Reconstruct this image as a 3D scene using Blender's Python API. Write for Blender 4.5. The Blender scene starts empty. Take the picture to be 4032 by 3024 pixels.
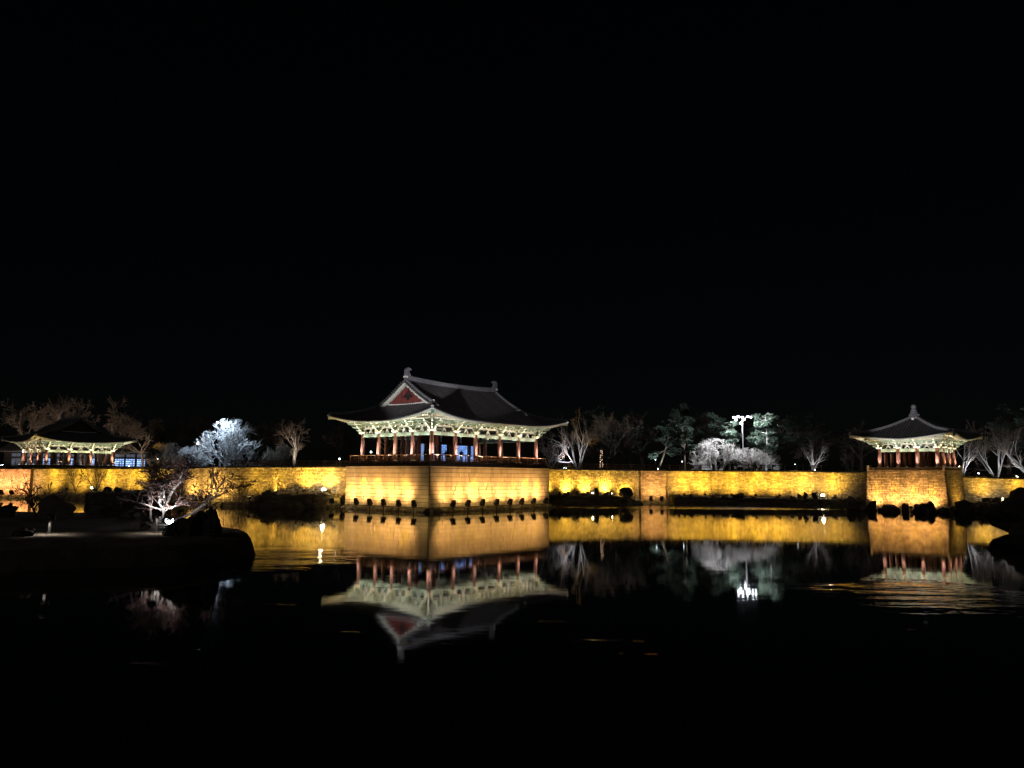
import bpy, math, random
import numpy as np
from mathutils import Matrix, Vector, noise as mnoise

R = math.radians
scene = bpy.context.scene

# ---------------------------------------------------------------- camera, sky, light, exposure
CAM_H = 4.0
pitch, roll = R(6.916), R(0.42)
fw = Vector((0, math.cos(pitch), math.sin(pitch)))
up0 = Vector((0, -math.sin(pitch), math.cos(pitch)))
rt0 = Vector((1, 0, 0))
rt = rt0 * math.cos(roll) + up0 * math.sin(roll)
upv = -rt0 * math.sin(roll) + up0 * math.cos(roll)
cd = bpy.data.cameras.new('camera')
cd.sensor_width = 36.0
cd.lens = 36.0 * 3028 / 4032
cd.clip_start, cd.clip_end = 0.1, 3000
cam = bpy.data.objects.new('camera', cd)
scene.collection.objects.link(cam)
cam.matrix_world = Matrix(((rt.x, upv.x, -fw.x, 0), (rt.y, upv.y, -fw.y, 0), (rt.z, upv.z, -fw.z, CAM_H), (0, 0, 0, 1)))
scene.camera = cam

MOON_EL, MOON_AZ = 38, 205          # a faint night light from behind the viewer's shoulder
world = bpy.data.worlds.new('World')
scene.world = world
world.use_nodes = True
wn, wl = world.node_tree.nodes, world.node_tree.links
sky = wn.new('ShaderNodeTexSky')
sky.sky_type = 'NISHITA'
sky.sun_disc = False
sky.sun_elevation = R(MOON_EL)
sky.sun_rotation = R(MOON_AZ)
wl.new(sky.outputs[0], wn['Background'].inputs[0])
wn['Background'].inputs[1].default_value = 0.00012
ml = bpy.data.lights.new('moon_light', 'SUN')
ml.energy = 0.05
ml.angle = R(0.5)
ml.color = (1.0, 0.93, 0.86)
moon = bpy.data.objects.new('moon_light', ml)
scene.collection.objects.link(moon)
az = R(MOON_AZ)
md = Vector((math.sin(az) * math.cos(R(MOON_EL)), math.cos(az) * math.cos(R(MOON_EL)), math.sin(R(MOON_EL))))
moon.rotation_euler = md.to_track_quat('Z', 'Y').to_euler()

vs = scene.view_settings
vs.view_transform = 'Standard'
vs.look = 'None'
vs.exposure = 1.0
vs.gamma = 1.0
cy = scene.cycles
cy.use_denoising = True
cy.use_adaptive_sampling = False
try:
    cy.denoiser = 'OPENIMAGEDENOISE'
    cy.denoising_prefilter = 'ACCURATE'
    cy.denoising_input_passes = 'RGB_ALBEDO_NORMAL'
except Exception:
    pass
cy.max_bounces = 6
cy.diffuse_bounces = 2
cy.glossy_bounces = 3
cy.transmission_bounces = 2
cy.transparent_max_bounces = 6
cy.caustics_reflective = False
cy.caustics_refractive = False
cy.sample_clamp_indirect = 4.0
cy.use_light_tree = True

# ---------------------------------------------------------------- helpers
col = scene.collection
rnd = random.Random(7)


def tag(o, label=None, cat=None, group=None, kind=None):
    if label: o['label'] = label
    if cat: o['category'] = cat
    if group: o['group'] = group
    if kind: o['kind'] = kind
    return o


def empty(name, loc=(0, 0, 0), rz=0.0):
    o = bpy.data.objects.new(name, None)
    o.empty_display_size = 0.2
    col.objects.link(o)
    o.location = loc
    o.rotation_euler = (0, 0, rz)
    return o


def link(name, me, parent=None, mat4=None):
    o = bpy.data.objects.new(name, me)
    col.objects.link(o)
    if parent is not None: o.parent = parent
    if mat4 is not None: o.matrix_local = mat4
    return o


def mesh_np(name, V, polys, mats, midx=None, smooth=False):
    """V (n,3); polys: list of int arrays (k,3) or (k,4)"""
    me = bpy.data.meshes.new(name)
    V = np.asarray(V, np.float32)
    me.vertices.add(len(V))
    me.vertices.foreach_set('co', V.ravel())
    polys = [np.asarray(p, np.int32) for p in polys if len(p)]
    nl = sum(p.size for p in polys)
    nf = sum(len(p) for p in polys)
    me.loops.add(nl)
    me.polygons.add(nf)
    me.loops.foreach_set('vertex_index', np.concatenate([p.ravel() for p in polys]))
    starts, st = [], 0
    for p in polys:
        starts.append(st + np.arange(len(p)) * p.shape[1])
        st += p.size
    me.polygons.foreach_set('loop_start', np.concatenate(starts).astype(np.int32))
    for m in (mats if isinstance(mats, (list, tuple)) else [mats]):
        me.materials.append(m)
    if midx is not None:
        me.polygons.foreach_set('material_index', np.asarray(midx, np.int32))
    if smooth:
        me.polygons.foreach_set('use_smooth', np.ones(nf, bool))
    me.update(calc_edges=True)
    me.validate()
    return me


class MB:
    """collects simple solids into one mesh"""
    def __init__(s): s.v, s.f, s.m = [], [], []

    def add(s, vs_, fs, mi=0):
        n = len(s.v)
        s.v += [tuple(v) for v in vs_]
        for f in fs:
            s.f.append([i + n for i in f])
            s.m.append(mi)

    def box(s, x0, x1, y0, y1, z0, z1, mi=0):
        s.add([(x0, y0, z0), (x1, y0, z0), (x1, y1, z0), (x0, y1, z0), (x0, y0, z1), (x1, y0, z1), (x1, y1, z1), (x0, y1, z1)],
              [(0, 3, 2, 1), (4, 5, 6, 7), (0, 1, 5, 4), (1, 2, 6, 5), (2, 3, 7, 6), (3, 0, 4, 7)], mi)

    def beam(s, p, q, w, h, mi=0):
        p, q = Vector(p), Vector(q)
        d = (q - p).normalized()
        sd = d.cross(Vector((0, 0, 1)))
        if sd.length < 1e-3: sd = Vector((1, 0, 0))
        sd.normalize()
        u = sd.cross(d)
        vv = [c + sd * (a * w / 2) + u * (b * h / 2) for c in (p, q) for a, b in ((-1, -1), (1, -1), (1, 1), (-1, 1))]
        s.add(vv, [(0, 1, 2, 3), (7, 6, 5, 4), (0, 4, 5, 1), (1, 5, 6, 2), (2, 6, 7, 3), (3, 7, 4, 0)], mi)

    def cyl(s, p, q, r0, r1, n=8, mi=0):
        p, q = Vector(p), Vector(q)
        d = (q - p).normalized()
        sd = d.cross(Vector((0.1, 0.2, 1)) if abs(d.z) < .9 else Vector((1, 0, 0))).normalized()
        u = sd.cross(d)
        vv = [c + (sd * math.cos(2 * math.pi * i / n) + u * math.sin(2 * math.pi * i / n)) * r for c, r in ((p, r0), (q, r1)) for i in range(n)]
        s.add(vv, [(i, (i + 1) % n, n + (i + 1) % n, n + i) for i in range(n)] + [tuple(range(n))[::-1], tuple(range(n, 2 * n))], mi)

    def lathe(s, c, prof, n=12, mi=0):
        vv = [(c[0] + r * math.cos(2 * math.pi * i / n), c[1] + r * math.sin(2 * math.pi * i / n), c[2] + z) for r, z in prof for i in range(n)]
        fs = [(k * n + i, k * n + (i + 1) % n, (k + 1) * n + (i + 1) % n, (k + 1) * n + i) for k in range(len(prof) - 1) for i in range(n)]
        fs += [tuple(range(n))[::-1], tuple(range((len(prof) - 1) * n, len(prof) * n))]
        s.add(vv, fs, mi)

    def prism(s, poly, w, ax='x', at=(0, 0, 0), mi=0, under=None):
        """poly in a vertical plane (h, z), extruded by w across; ax: direction of h"""
        n = len(poly)
        vv = []
        for sg in (-.5, .5):
            for h, z in poly:
                vv.append((at[0] + (h if ax == 'x' else sg * w), at[1] + (sg * w if ax == 'x' else h), at[2] + z))
        fs = [tuple(range(n)), tuple(range(2 * n - 1, n - 1, -1))]
        s.add(vv, fs, mi)
        zc = sum(p[1] for p in poly) / n
        for i in range(n):
            j = (i + 1) % n
            low = under is not None and (poly[i][1] + poly[j][1]) / 2 < zc
            base = len(s.v) - 2 * n
            s.f.append([base + i, base + n + i, base + n + j, base + j])
            s.m.append(under if low else mi)

    def mesh(s, name, mats, smooth=False):
        me = bpy.data.meshes.new(name)
        me.from_pydata(s.v, [], s.f)
        for m in (mats if isinstance(mats, (list, tuple)) else [mats]): me.materials.append(m)
        me.polygons.foreach_set('material_index', s.m)
        if smooth: me.polygons.foreach_set('use_smooth', [True] * len(s.f))
        me.update()
        return me

    def build(s, name, mats, parent=None, smooth=False):
        return link(name, s.mesh(name, mats, smooth), parent)


# ---------------------------------------------------------------- materials
def nt(name):
    m = bpy.data.materials.new(name)
    m.use_nodes = True
    t = m.node_tree
    return m, t, t.nodes, t.links, t.nodes['Principled BSDF']


def math_node(n, l, op, a, b=None, c=None, clamp=False):
    x = n.new('ShaderNodeMath')
    x.operation = op
    x.use_clamp = clamp
    for i, v in enumerate((a, b, c)):
        if v is None: continue
        if isinstance(v, (int, float)): x.inputs[i].default_value = v
        else: l.new(v, x.inputs[i])
    return x.outputs[0]


def surf(name, c1, c2, scale=1.5, rough=0.85, bump=0.0, rand=0.0, stain=0.0, stretch=(1, 1, 1), spec=0.3, bscale=None):
    m, t, n, l, b = nt(name)
    geo = n.new('ShaderNodeNewGeometry')
    mp = n.new('ShaderNodeMapping')
    mp.inputs['Scale'].default_value = stretch
    l.new(geo.outputs['Position'], mp.inputs['Vector'])
    no = n.new('ShaderNodeTexNoise')
    no.inputs['Scale'].default_value = scale
    no.inputs['Detail'].default_value = 6
    no.inputs['Roughness'].default_value = 0.62
    l.new(mp.outputs[0], no.inputs['Vector'])
    mx = n.new('ShaderNodeMixRGB')
    mx.inputs[1].default_value = (*c1, 1)
    mx.inputs[2].default_value = (*c2, 1)
    rp = n.new('ShaderNodeMapRange')
    rp.inputs[1].default_value, rp.inputs[2].default_value = 0.32, 0.68
    l.new(no.outputs['Fac'], rp.inputs[0])
    l.new(rp.outputs[0], mx.inputs[0])
    out = mx.outputs[0]
    if rand > 0:
        oi = n.new('ShaderNodeObjectInfo')
        s = math_node(n, l, 'ADD', oi.outputs['Random'], geo.outputs['Random Per Island'])
        s = math_node(n, l, 'FRACT', s)
        v = math_node(n, l, 'MULTIPLY_ADD', s, rand * 2, 1 - rand)
        mm = n.new('ShaderNodeMixRGB')
        mm.blend_type = 'MULTIPLY'
        mm.inputs[0].default_value = 1
        l.new(out, mm.inputs[1])
        cc = n.new('ShaderNodeCombineColor')
        for k in range(3): l.new(v, cc.inputs[k])
        l.new(cc.outputs[0], mm.inputs[2])
        out = mm.outputs[0]
    if stain > 0:
        mp2 = n.new('ShaderNodeMapping')
        mp2.inputs['Scale'].default_value = (0.9, 0.9, 0.16)
        l.new(geo.outputs['Position'], mp2.inputs['Vector'])
        n2 = n.new('ShaderNodeTexNoise')
        n2.inputs['Scale'].default_value = 0.9
        n2.inputs['Detail'].default_value = 7
        l.new(mp2.outputs[0], n2.inputs['Vector'])
        r2 = n.new('ShaderNodeMapRange')
        r2.inputs[1].default_value, r2.inputs[2].default_value = 0.44, 0.66
        r2.inputs[3].default_value, r2.inputs[4].default_value = 0.0, stain
        l.new(n2.outputs['Fac'], r2.inputs[0])
        ms = n.new('ShaderNodeMixRGB')
        ms.inputs[2].default_value = (c2[0] * .22, c2[1] * .2, c2[2] * .18, 1)
        l.new(r2.outputs[0], ms.inputs[0])
        l.new(out, ms.inputs[1])
        out = ms.outputs[0]
    l.new(out, b.inputs['Base Color'])
    b.inputs['Roughness'].default_value = rough
    b.inputs['Specular IOR Level'].default_value = spec
    if bump > 0:
        nb = n.new('ShaderNodeTexNoise')
        nb.inputs['Scale'].default_value = bscale or scale * 6
        nb.inputs['Detail'].default_value = 4
        l.new(mp.outputs[0], nb.inputs['Vector'])
        bp = n.new('ShaderNodeBump')
        bp.inputs['Strength'].default_value = 1
        bp.inputs['Distance'].default_value = bump
        l.new(nb.outputs['Fac'], bp.inputs['Height'])
        l.new(bp.outputs[0], b.inputs['Normal'])
    return m


def emit(name, color, strength):
    m, t, n, l, b = nt(name)
    b.inputs['Base Color'].default_value = (*color, 1)
    b.inputs['Emission Color'].default_value = (*color, 1)
    b.inputs['Emission Strength'].default_value = strength
    return m


M = {}
M['brick'] = surf('wall_brick', (0.52, 0.43, 0.30), (0.36, 0.28, 0.19), 1.1, 0.9, 0.02, 0.42, 0.5)
M['pink_lit_brick'] = surf('brick_with_pink_light', (0.55, 0.36, 0.28), (0.40, 0.25, 0.19), 1.1, 0.9, 0.02, 0.28, 0.4)  # pink light on these wall faces is put into the brick colour
M['brown_brick'] = surf('tan_brick', (0.46, 0.36, 0.25), (0.33, 0.24, 0.16), 1.3, 0.9, 0.02, 0.42, 0.35)
M['mortar'] = surf('mortar', (0.13, 0.105, 0.075), (0.08, 0.062, 0.045), 2, 0.95)
M['block'] = surf('dressed_granite', (0.56, 0.47, 0.37), (0.47, 0.38, 0.29), 0.8, 0.88, 0.02, 0.09, 0.28, bscale=7)
M['footing'] = surf('wet_footing_stone', (0.36, 0.29, 0.2), (0.13, 0.1, 0.07), 1.6, 0.7, 0.04, 0.25, 0.6)
M['soil'] = surf('dark_soil', (0.06, 0.05, 0.036), (0.028, 0.024, 0.018), 0.7, 0.95, 0.05, stretch=(1, 1, 1))
M['sand'] = surf('pale_sand', (0.12, 0.098, 0.076), (0.055, 0.045, 0.035), 1.2, 0.95, 0.03, bscale=5)
M['ground'] = surf('park_ground', (0.07, 0.06, 0.045), (0.035, 0.032, 0.022), 0.2, 0.95)
M['lawn'] = surf('winter_lawn', (0.11, 0.09, 0.05), (0.06, 0.05, 0.03), 0.6, 0.95)
M['rock'] = surf('rock', (0.07, 0.06, 0.05), (0.03, 0.026, 0.022), 1.8, 0.9, 0.05, 0.25)
M['pale_rock'] = surf('pale_rock', (0.34, 0.3, 0.25), (0.2, 0.17, 0.14), 1.8, 0.9, 0.05, 0.1)
M['bank_stone'] = surf('bank_stone', (0.12, 0.1, 0.075), (0.06, 0.05, 0.036), 1.5, 0.9, 0.04, 0.35)
M['tile'] = surf('roof_tile', (0.095, 0.086, 0.088), (0.05, 0.046, 0.047), 2.5, 0.75, 0.0, 0.2)
M['pan'] = surf('roof_pan_tile', (0.026, 0.026, 0.029), (0.016, 0.016, 0.018), 2.5, 0.8)
M['ridge'] = surf('ridge_tile', (0.2, 0.195, 0.215), (0.095, 0.095, 0.105), 1.4, 0.8, 0.02, stretch=(1, 1, 6))
M['white'] = surf('white_plaster', (0.8, 0.78, 0.75), (0.62, 0.6, 0.58), 2, 0.8)
M['red'] = surf('red_paint', (0.43, 0.19, 0.145), (0.33, 0.135, 0.105), 2.2, 0.7, 0.01, 0.05, 0.15)
M['gable_red'] = surf('gable_board_paint', (0.22, 0.055, 0.048), (0.16, 0.038, 0.034), 2.2, 0.8, 0.01, 0.16)
M['dark_red'] = surf('dark_red_board', (0.09, 0.04, 0.028), (0.06, 0.026, 0.02), 2, 0.8, 0, 0.15)
M['green'] = surf('green_paint', (0.25, 0.37, 0.30), (0.37, 0.46, 0.39), 1.6, 0.7, 0, 0.16)
M['deep_green'] = surf('deep_green_paint', (0.055, 0.17, 0.14), (0.11, 0.23, 0.18), 1.6, 0.7, 0, 0.16)
M['cream'] = surf('cream_paint', (0.78, 0.74, 0.58), (0.66, 0.63, 0.48), 1.6, 0.7, 0, 0.08)
M['pale_green'] = surf('pale_green_paint', (0.50, 0.53, 0.47), (0.60, 0.61, 0.54), 1.6, 0.7, 0, 0.14)
M['wood'] = surf('brown_wood', (0.2, 0.1, 0.055), (0.12, 0.06, 0.034), 2.4, 0.7, 0, 0.15)
M['fence_wood'] = surf('fence_wood', (0.19, 0.115, 0.065), (0.12, 0.075, 0.045), 2.4, 0.8, 0, 0.15)
M['dark_wood'] = surf('dark_deck_wood', (0.04, 0.026, 0.018), (0.022, 0.015, 0.011), 2.4, 0.8)
M['iron'] = surf('dark_iron', (0.03, 0.03, 0.03), (0.018, 0.018, 0.018), 4, 0.5, spec=0.5)
M['pole'] = surf('galvanised_pole', (0.2, 0.185, 0.195), (0.15, 0.14, 0.15), 2, 0.5, spec=0.5)
M['white_metal'] = surf('white_metal', (0.75, 0.74, 0.7), (0.62, 0.6, 0.56), 2, 0.5)
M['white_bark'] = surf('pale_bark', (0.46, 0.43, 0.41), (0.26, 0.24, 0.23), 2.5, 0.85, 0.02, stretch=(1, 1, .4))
M['bark'] = surf('grey_brown_bark', (0.24, 0.19, 0.15), (0.12, 0.095, 0.075), 2.5, 0.9, 0.02, stretch=(1, 1, .4))
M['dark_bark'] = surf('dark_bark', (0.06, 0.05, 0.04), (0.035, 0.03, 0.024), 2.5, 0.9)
M['twig'] = surf('twig_bark', (0.26, 0.2, 0.16), (0.16, 0.125, 0.1), 1.5, 0.9)
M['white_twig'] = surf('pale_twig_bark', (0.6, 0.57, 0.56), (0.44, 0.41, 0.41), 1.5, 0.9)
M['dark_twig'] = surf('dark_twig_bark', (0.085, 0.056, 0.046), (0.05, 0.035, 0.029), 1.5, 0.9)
M['plum_twig'] = surf('plum_twig_bark', (0.2, 0.125, 0.11), (0.12, 0.075, 0.065), 1.5, 0.9)
M['needle'] = surf('pine_needle', (0.05, 0.075, 0.058), (0.1, 0.135, 0.105), 1.2, 0.7, 0, 0.35)
M['leaf'] = surf('dark_shrub_leaf', (0.03, 0.04, 0.018), (0.055, 0.06, 0.028), 1.2, 0.7, 0, 0.35)
M['dry_grass'] = surf('dry_grass', (0.2, 0.15, 0.08), (0.12, 0.09, 0.05), 1.2, 0.8, 0, 0.3)
M['cloth'] = surf('dark_coat', (0.02, 0.02, 0.024), (0.012, 0.012, 0.014), 4, 0.9)
M['glow_white'] = emit('lamp_white', (0.85, 0.93, 1.0), 22)
M['glow_soft'] = emit('lamp_soft_white', (0.82, 0.91, 1.0), 5)
M['glow_warm'] = emit('lamp_warm', (1.0, 0.86, 0.55), 45)
M['glow_dim'] = emit('uplight_glass', (1.0, 0.86, 0.6), 0.8)
M['glow_gold'] = emit('flood_glass', (1.0, 0.7, 0.22), 12)
M['glow_fairy'] = emit('fairy_light', (1.0, 0.62, 0.4), 2.2)
M['hall_wall'] = surf('hall_wall', (0.05, 0.045, 0.04), (0.03, 0.028, 0.025), 1, 0.9)


def display_mat(name, base, strength, sx, sy, dark):
    """back-lit glass with rows of small marks"""
    m, t, n, l, b = nt(name)
    tc = n.new('ShaderNodeTexCoord')
    mp = n.new('ShaderNodeMapping')
    mp.inputs['Scale'].default_value = (sx, 1, sy)
    l.new(tc.outputs['Generated'], mp.inputs['Vector'])
    sep = n.new('ShaderNodeSeparateXYZ')
    l.new(mp.outputs[0], sep.inputs[0])
    fx = math_node(n, l, 'FRACT', sep.outputs[0])
    fz = math_node(n, l, 'FRACT', sep.outputs[2])
    a = math_node(n, l, 'GREATER_THAN', fx, 0.22)
    c = math_node(n, l, 'GREATER_THAN', fz, 0.42)
    k = math_node(n, l, 'MULTIPLY', a, c)
    fl = n.new('ShaderNodeVectorMath')
    fl.operation = 'FLOOR'
    l.new(mp.outputs[0], fl.inputs[0])
    wnz = n.new('ShaderNodeTexWhiteNoise')
    l.new(fl.outputs[0], wnz.inputs['Vector'])
    k2 = math_node(n, l, 'MULTIPLY', k, wnz.outputs['Value'])
    st = math_node(n, l, 'MULTIPLY_ADD', k2, 1.0 - dark, dark)
    st = math_node(n, l, 'MULTIPLY', st, strength)
    b.inputs['Base Color'].default_value = (0.1, 0.1, 0.12, 1)
    b.inputs['Emission Color'].default_value = (*base, 1)
    l.new(st, b.inputs['Emission Strength'])
    return m


M['display'] = display_mat('backlit_display', (0.22, 0.42, 1.0), .85, 7, 9, 0.25)
M['display_plain'] = display_mat('backlit_frosted_panel', (0.3, 0.5, 1.0), .5, 1.2, 1.3, 0.5)
M['hall_glass'] = display_mat('lit_hall_glazing', (0.3, 0.5, 1.0), 1.6, 6, 4, 0.08)
M['clerestory'] = display_mat('dim_hall_glazing', (0.5, 0.62, 0.85), 0.09, 3, 1.4, 0.4)


def beam_mat():
    """painted tie beam: pale ends, grey-green middle field between cream lines"""
    m, t, n, l, b = nt('painted_tie_beam')
    tc = n.new('ShaderNodeTexCoord')
    sp = n.new('ShaderNodeSeparateXYZ')
    l.new(tc.outputs['Generated'], sp.inputs[0])
    d = math_node(n, l, 'ABSOLUTE', math_node(n, l, 'SUBTRACT', sp.outputs[0], 0.5))
    cr = n.new('ShaderNodeValToRGB')
    cr.color_ramp.interpolation = 'CONSTANT'
    e = cr.color_ramp.elements
    e[0].position, e[0].color = 0.0, (0.27, 0.30, 0.22, 1)
    e[1].position, e[1].color = 0.165, (0.6, 0.58, 0.44, 1)
    for p, c in ((0.18, (0.36, 0.47, 0.36, 1)), (0.33, (0.6, 0.6, 0.46, 1)), (0.345, (0.44, 0.54, 0.42, 1))):
        x = e.new(p)
        x.color = c
    l.new(d, cr.inputs[0])
    l.new(cr.outputs[0], b.inputs['Base Color'])
    b.inputs['Roughness'].default_value = 0.7
    return m


M['tie'] = beam_mat()


def water_mat():
    m, t, n, l, b = nt('pond_water')
    geo = n.new('ShaderNodeNewGeometry')
    P = geo.outputs['Position']

    def noise_(sc, stretch, detail=2, rough=.5):
        mp = n.new('ShaderNodeMapping')
        mp.inputs['Scale'].default_value = stretch
        l.new(P, mp.inputs['Vector'])
        x = n.new('ShaderNodeTexNoise')
        x.inputs['Scale'].default_value = sc
        x.inputs['Detail'].default_value = detail
        x.inputs['Roughness'].default_value = rough
        l.new(mp.outputs[0], x.inputs['Vector'])
        return x.outputs['Fac']

    wob = noise_(0.16, (1, 1.6, 1), 4, .65)

    def zone(cx, cyy, rx, ry, amt=0.9):
        s = n.new('ShaderNodeVectorMath')
        s.operation = 'SUBTRACT'
        l.new(P, s.inputs[0])
        s.inputs[1].default_value = (cx, cyy, 0)
        q = n.new('ShaderNodeVectorMath')
        q.operation = 'MULTIPLY'
        l.new(s.outputs[0], q.inputs[0])
        q.inputs[1].default_value = (1 / rx, 1 / ry, 0)
        le = n.new('ShaderNodeVectorMath')
        le.operation = 'LENGTH'
        l.new(q.outputs[0], le.inputs[0])
        d = math_node(n, l, 'MULTIPLY_ADD', wob, amt, le.outputs['Value'])
        r = n.new('ShaderNodeMapRange')
        r.interpolation_type = 'SMOOTHSTEP'
        r.inputs[1].default_value, r.inputs[2].default_value = 1.62, .95
        r.inputs[3].default_value, r.inputs[4].default_value = 0, 1
        l.new(d, r.inputs[0])
        return r.outputs[0]

    z1 = zone(-13.0, 37.0, 5.5, 6.5)
    z2 = zone(14.8, 27.0, 4.0, 4.4)
    z3 = zone(27, 108.5, 30, 5.5, 0.4)
    # faint wind streaks on the near water
    stk = noise_(0.5, (0.35, 2.2, 1), 4, .7)
    sr = n.new('ShaderNodeMapRange')
    sr.inputs[1].default_value, sr.inputs[2].default_value = 0.66, 0.72
    l.new(stk, sr.inputs[0])
    sy = n.new('ShaderNodeSeparateXYZ')
    l.new(P, sy.inputs[0])
    nr = n.new('ShaderNodeMapRange')
    nr.inputs[1].default_value, nr.inputs[2].default_value = 30, 20
    l.new(sy.outputs[1], nr.inputs[0])
    nr2 = n.new('ShaderNodeMapRange')
    nr2.inputs[1].default_value, nr2.inputs[2].default_value = 14.5, 18
    l.new(sy.outputs[1], nr2.inputs[0])
    z4 = math_node(n, l, 'MULTIPLY', math_node(n, l, 'MULTIPLY', sr.outputs[0], math_node(n, l, 'MULTIPLY', nr.outputs[0], nr2.outputs[0])), 0.22)
    zz = math_node(n, l, 'MAXIMUM', math_node(n, l, 'MAXIMUM', z1, z2), math_node(n, l, 'MAXIMUM', math_node(n, l, 'MULTIPLY', z3, 0.9), z4))
    calm = noise_(0.8, (0.4, 1, 1), 5, .6)
    ruf = noise_(.55, (0.4, 1.25, 1), 4, .6)
    h1 = math_node(n, l, 'MULTIPLY', calm, 0.0026)
    h2 = math_node(n, l, 'MULTIPLY', math_node(n, l, 'MULTIPLY', ruf, zz), 0.075)
    h = math_node(n, l, 'ADD', h1, h2)
    bp = n.new('ShaderNodeBump')
    bp.inputs['Strength'].default_value = 1
    bp.inputs['Distance'].default_value = 1
    l.new(h, bp.inputs['Height'])
    l.new(bp.outputs[0], b.inputs['Normal'])
    b.inputs['Base Color'].default_value = (0.0015, 0.002, 0.002, 1)
    b.inputs['IOR'].default_value = 1.36
    rg = math_node(n, l, 'MULTIPLY_ADD', zz, 0.045, 0.03)
    rg = math_node(n, l, 'MULTIPLY_ADD', z3, 0.2, rg)
    l.new(rg, b.inputs['Roughness'])
    return m


M['water'] = water_mat()

# ---------------------------------------------------------------- shared unit meshes
_unit = {}


def unit_cube(matkey, chamfer=0.0, var=0):
    k = (matkey, chamfer, var)
    if k not in _unit:
        r = random.Random(var * 13 + 5)
        b = MB()
        if chamfer == 0:
            b.box(-.5, .5, -.5, .5, -.5, .5)
        else:   # front face at y=-.5 pillowed and slightly uneven
            j = lambda a: r.uniform(-a, a)
            cx, cz = chamfer, chamfer * 2.0
            back = [(-.5, .5, -.5), (.5, .5, -.5), (.5, .5, .5), (-.5, .5, .5)]
            mid = [(-.5, -.3, -.5), (.5, -.3, -.5), (.5, -.3, .5), (-.5, -.3, .5)]
            fr = [(-.5 + cx + j(cx * .6), -.5 + j(.08), -.5 + cz + j(cz * .6)), (.5 - cx + j(cx * .6), -.5 + j(.08), -.5 + cz + j(cz * .6)),
                  (.5 - cx + j(cx * .6), -.5 + j(.08), .5 - cz + j(cz * .6)), (-.5 + cx + j(cx * .6), -.5 + j(.08), .5 - cz + j(cz * .6))]
            b.add(back + mid + fr, [(8, 9, 10, 11)] + [(i, (i + 1) % 4, 4 + (i + 1) % 4, 4 + i) for i in range(4)] + [(4 + i, 4 + (i + 1) % 4, 8 + (i + 1) % 4, 8 + i) for i in range(4)])
        _unit[k] = b.mesh('piece', M[matkey])
    return _unit[k]


def bar(name, p, q, w, h, matkey, parent):
    """a straight member from p to q made of the shared unit cube: local x runs along it"""
    p, q = Vector(p), Vector(q)
    d = q - p
    L = d.length
    d.normalize()
    y = Vector((0, 0, 1)).cross(d)
    if y.length < 1e-4: y = Vector((0, 1, 0))
    y.normalize()
    z = d.cross(y)
    m = Matrix(((d.x * L, y.x * w, z.x * h, (p.x + q.x) / 2), (d.y * L, y.y * w, z.y * h, (p.y + q.y) / 2), (d.z * L, y.z * w, z.z * h, (p.z + q.z) / 2), (0, 0, 0, 1)))
    return link(name, unit_cube(matkey), parent, m)


def spot(name, loc, target, power, color, size=90, blend=0.8, parent=None, radius=0.12):
    ld = bpy.data.lights.new(name, 'SPOT')
    ld.energy = power
    ld.color = color
    ld.spot_size = R(size)
    ld.spot_blend = blend
    ld.shadow_soft_size = radius
    o = bpy.data.objects.new(name, ld)
    col.objects.link(o)
    if parent is not None: o.parent = parent
    o.location = loc
    o.rotation_euler = (Vector(target) - Vector(loc)).to_track_quat('-Z', 'Y').to_euler()
    return o


def point(name, loc, power, color, parent=None, radius=0.15):
    ld = bpy.data.lights.new(name, 'POINT')
    ld.energy = power
    ld.color = color
    ld.shadow_soft_size = radius
    o = bpy.data.objects.new(name, ld)
    col.objects.link(o)
    if parent is not None: o.parent = parent
    o.location = loc
    return o


GOLD = (1.0, 0.61, 0.075)
AMBER = (1.0, 0.545, 0.17)
ORD = ['first', 'second', 'third', 'fourth', 'fifth', 'sixth', 'seventh', 'eighth', 'ninth', 'tenth', 'eleventh', 'twelfth', 'thirteenth', 'fourteenth', 'fifteenth', 'sixteenth', 'seventeenth', 'eighteenth']

# ---------------------------------------------------------------- water, ground, banks
water = mesh_np('water', [(-260, -40, 0), (260, -40, 0), (260, 200, 0), (-260, 200, 0)], [np.array([[0, 1, 2, 3]])], M['water'])
tag(link('water', water), kind='structure')

gl = [(-260, 138, 4.7), (-89, 132.2, 4.7), (-79.2, 129.6, 4.7), (-52, 118.6, 4.8), (-46, 108.5, 4.8), (-37.6, 102.6, 4.9), (-19.4, 100.9, 5.0), (-16, 95.2, 5.05), (-9.2, 90.2, 5.05),
      (0, 101, 5.05), (4, 106.5, 5.05), (6.0, 116.4, 5.1), (20.0, 121.0, 5.0), (24.0, 120.9, 5.0), (46, 117.2, 5.0), (49.0, 105.5, 5.0), (54.8, 99.6, 5.0), (59.8, 104.6, 5.0), (61.5, 107.2, 4.6), (64, 107.6, 4.3), (72, 107.8, 3.9), (95, 109, 3.8), (260, 114, 3.8)]
gv = []
for ring, back in enumerate((0, 18, 60, 1400)):
    for x, y, z in gl:
        yy = y if ring == 0 else max(y, 122) + back
        zz = z if ring < 2 else 5.2 + (0.6 if ring == 3 else 0)
        gv.append((x * (1 if ring < 3 else 5), yy, zz))
ng = len(gl)
gf = [[r * ng + i, r * ng + i + 1, (r + 1) * ng + i + 1, (r + 1) * ng + i] for r in range(3) for i in range(ng - 1)]
tag(link('ground', mesh_np('ground', gv, [np.array(gf)], M['ground'])), kind='structure')
# the bank the viewer stands on
b = MB()
b.box(-80, 80, -40, 3.2, -1, 2.35)
tag(b.build('near_bank', M['soil']), kind='structure')

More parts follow.
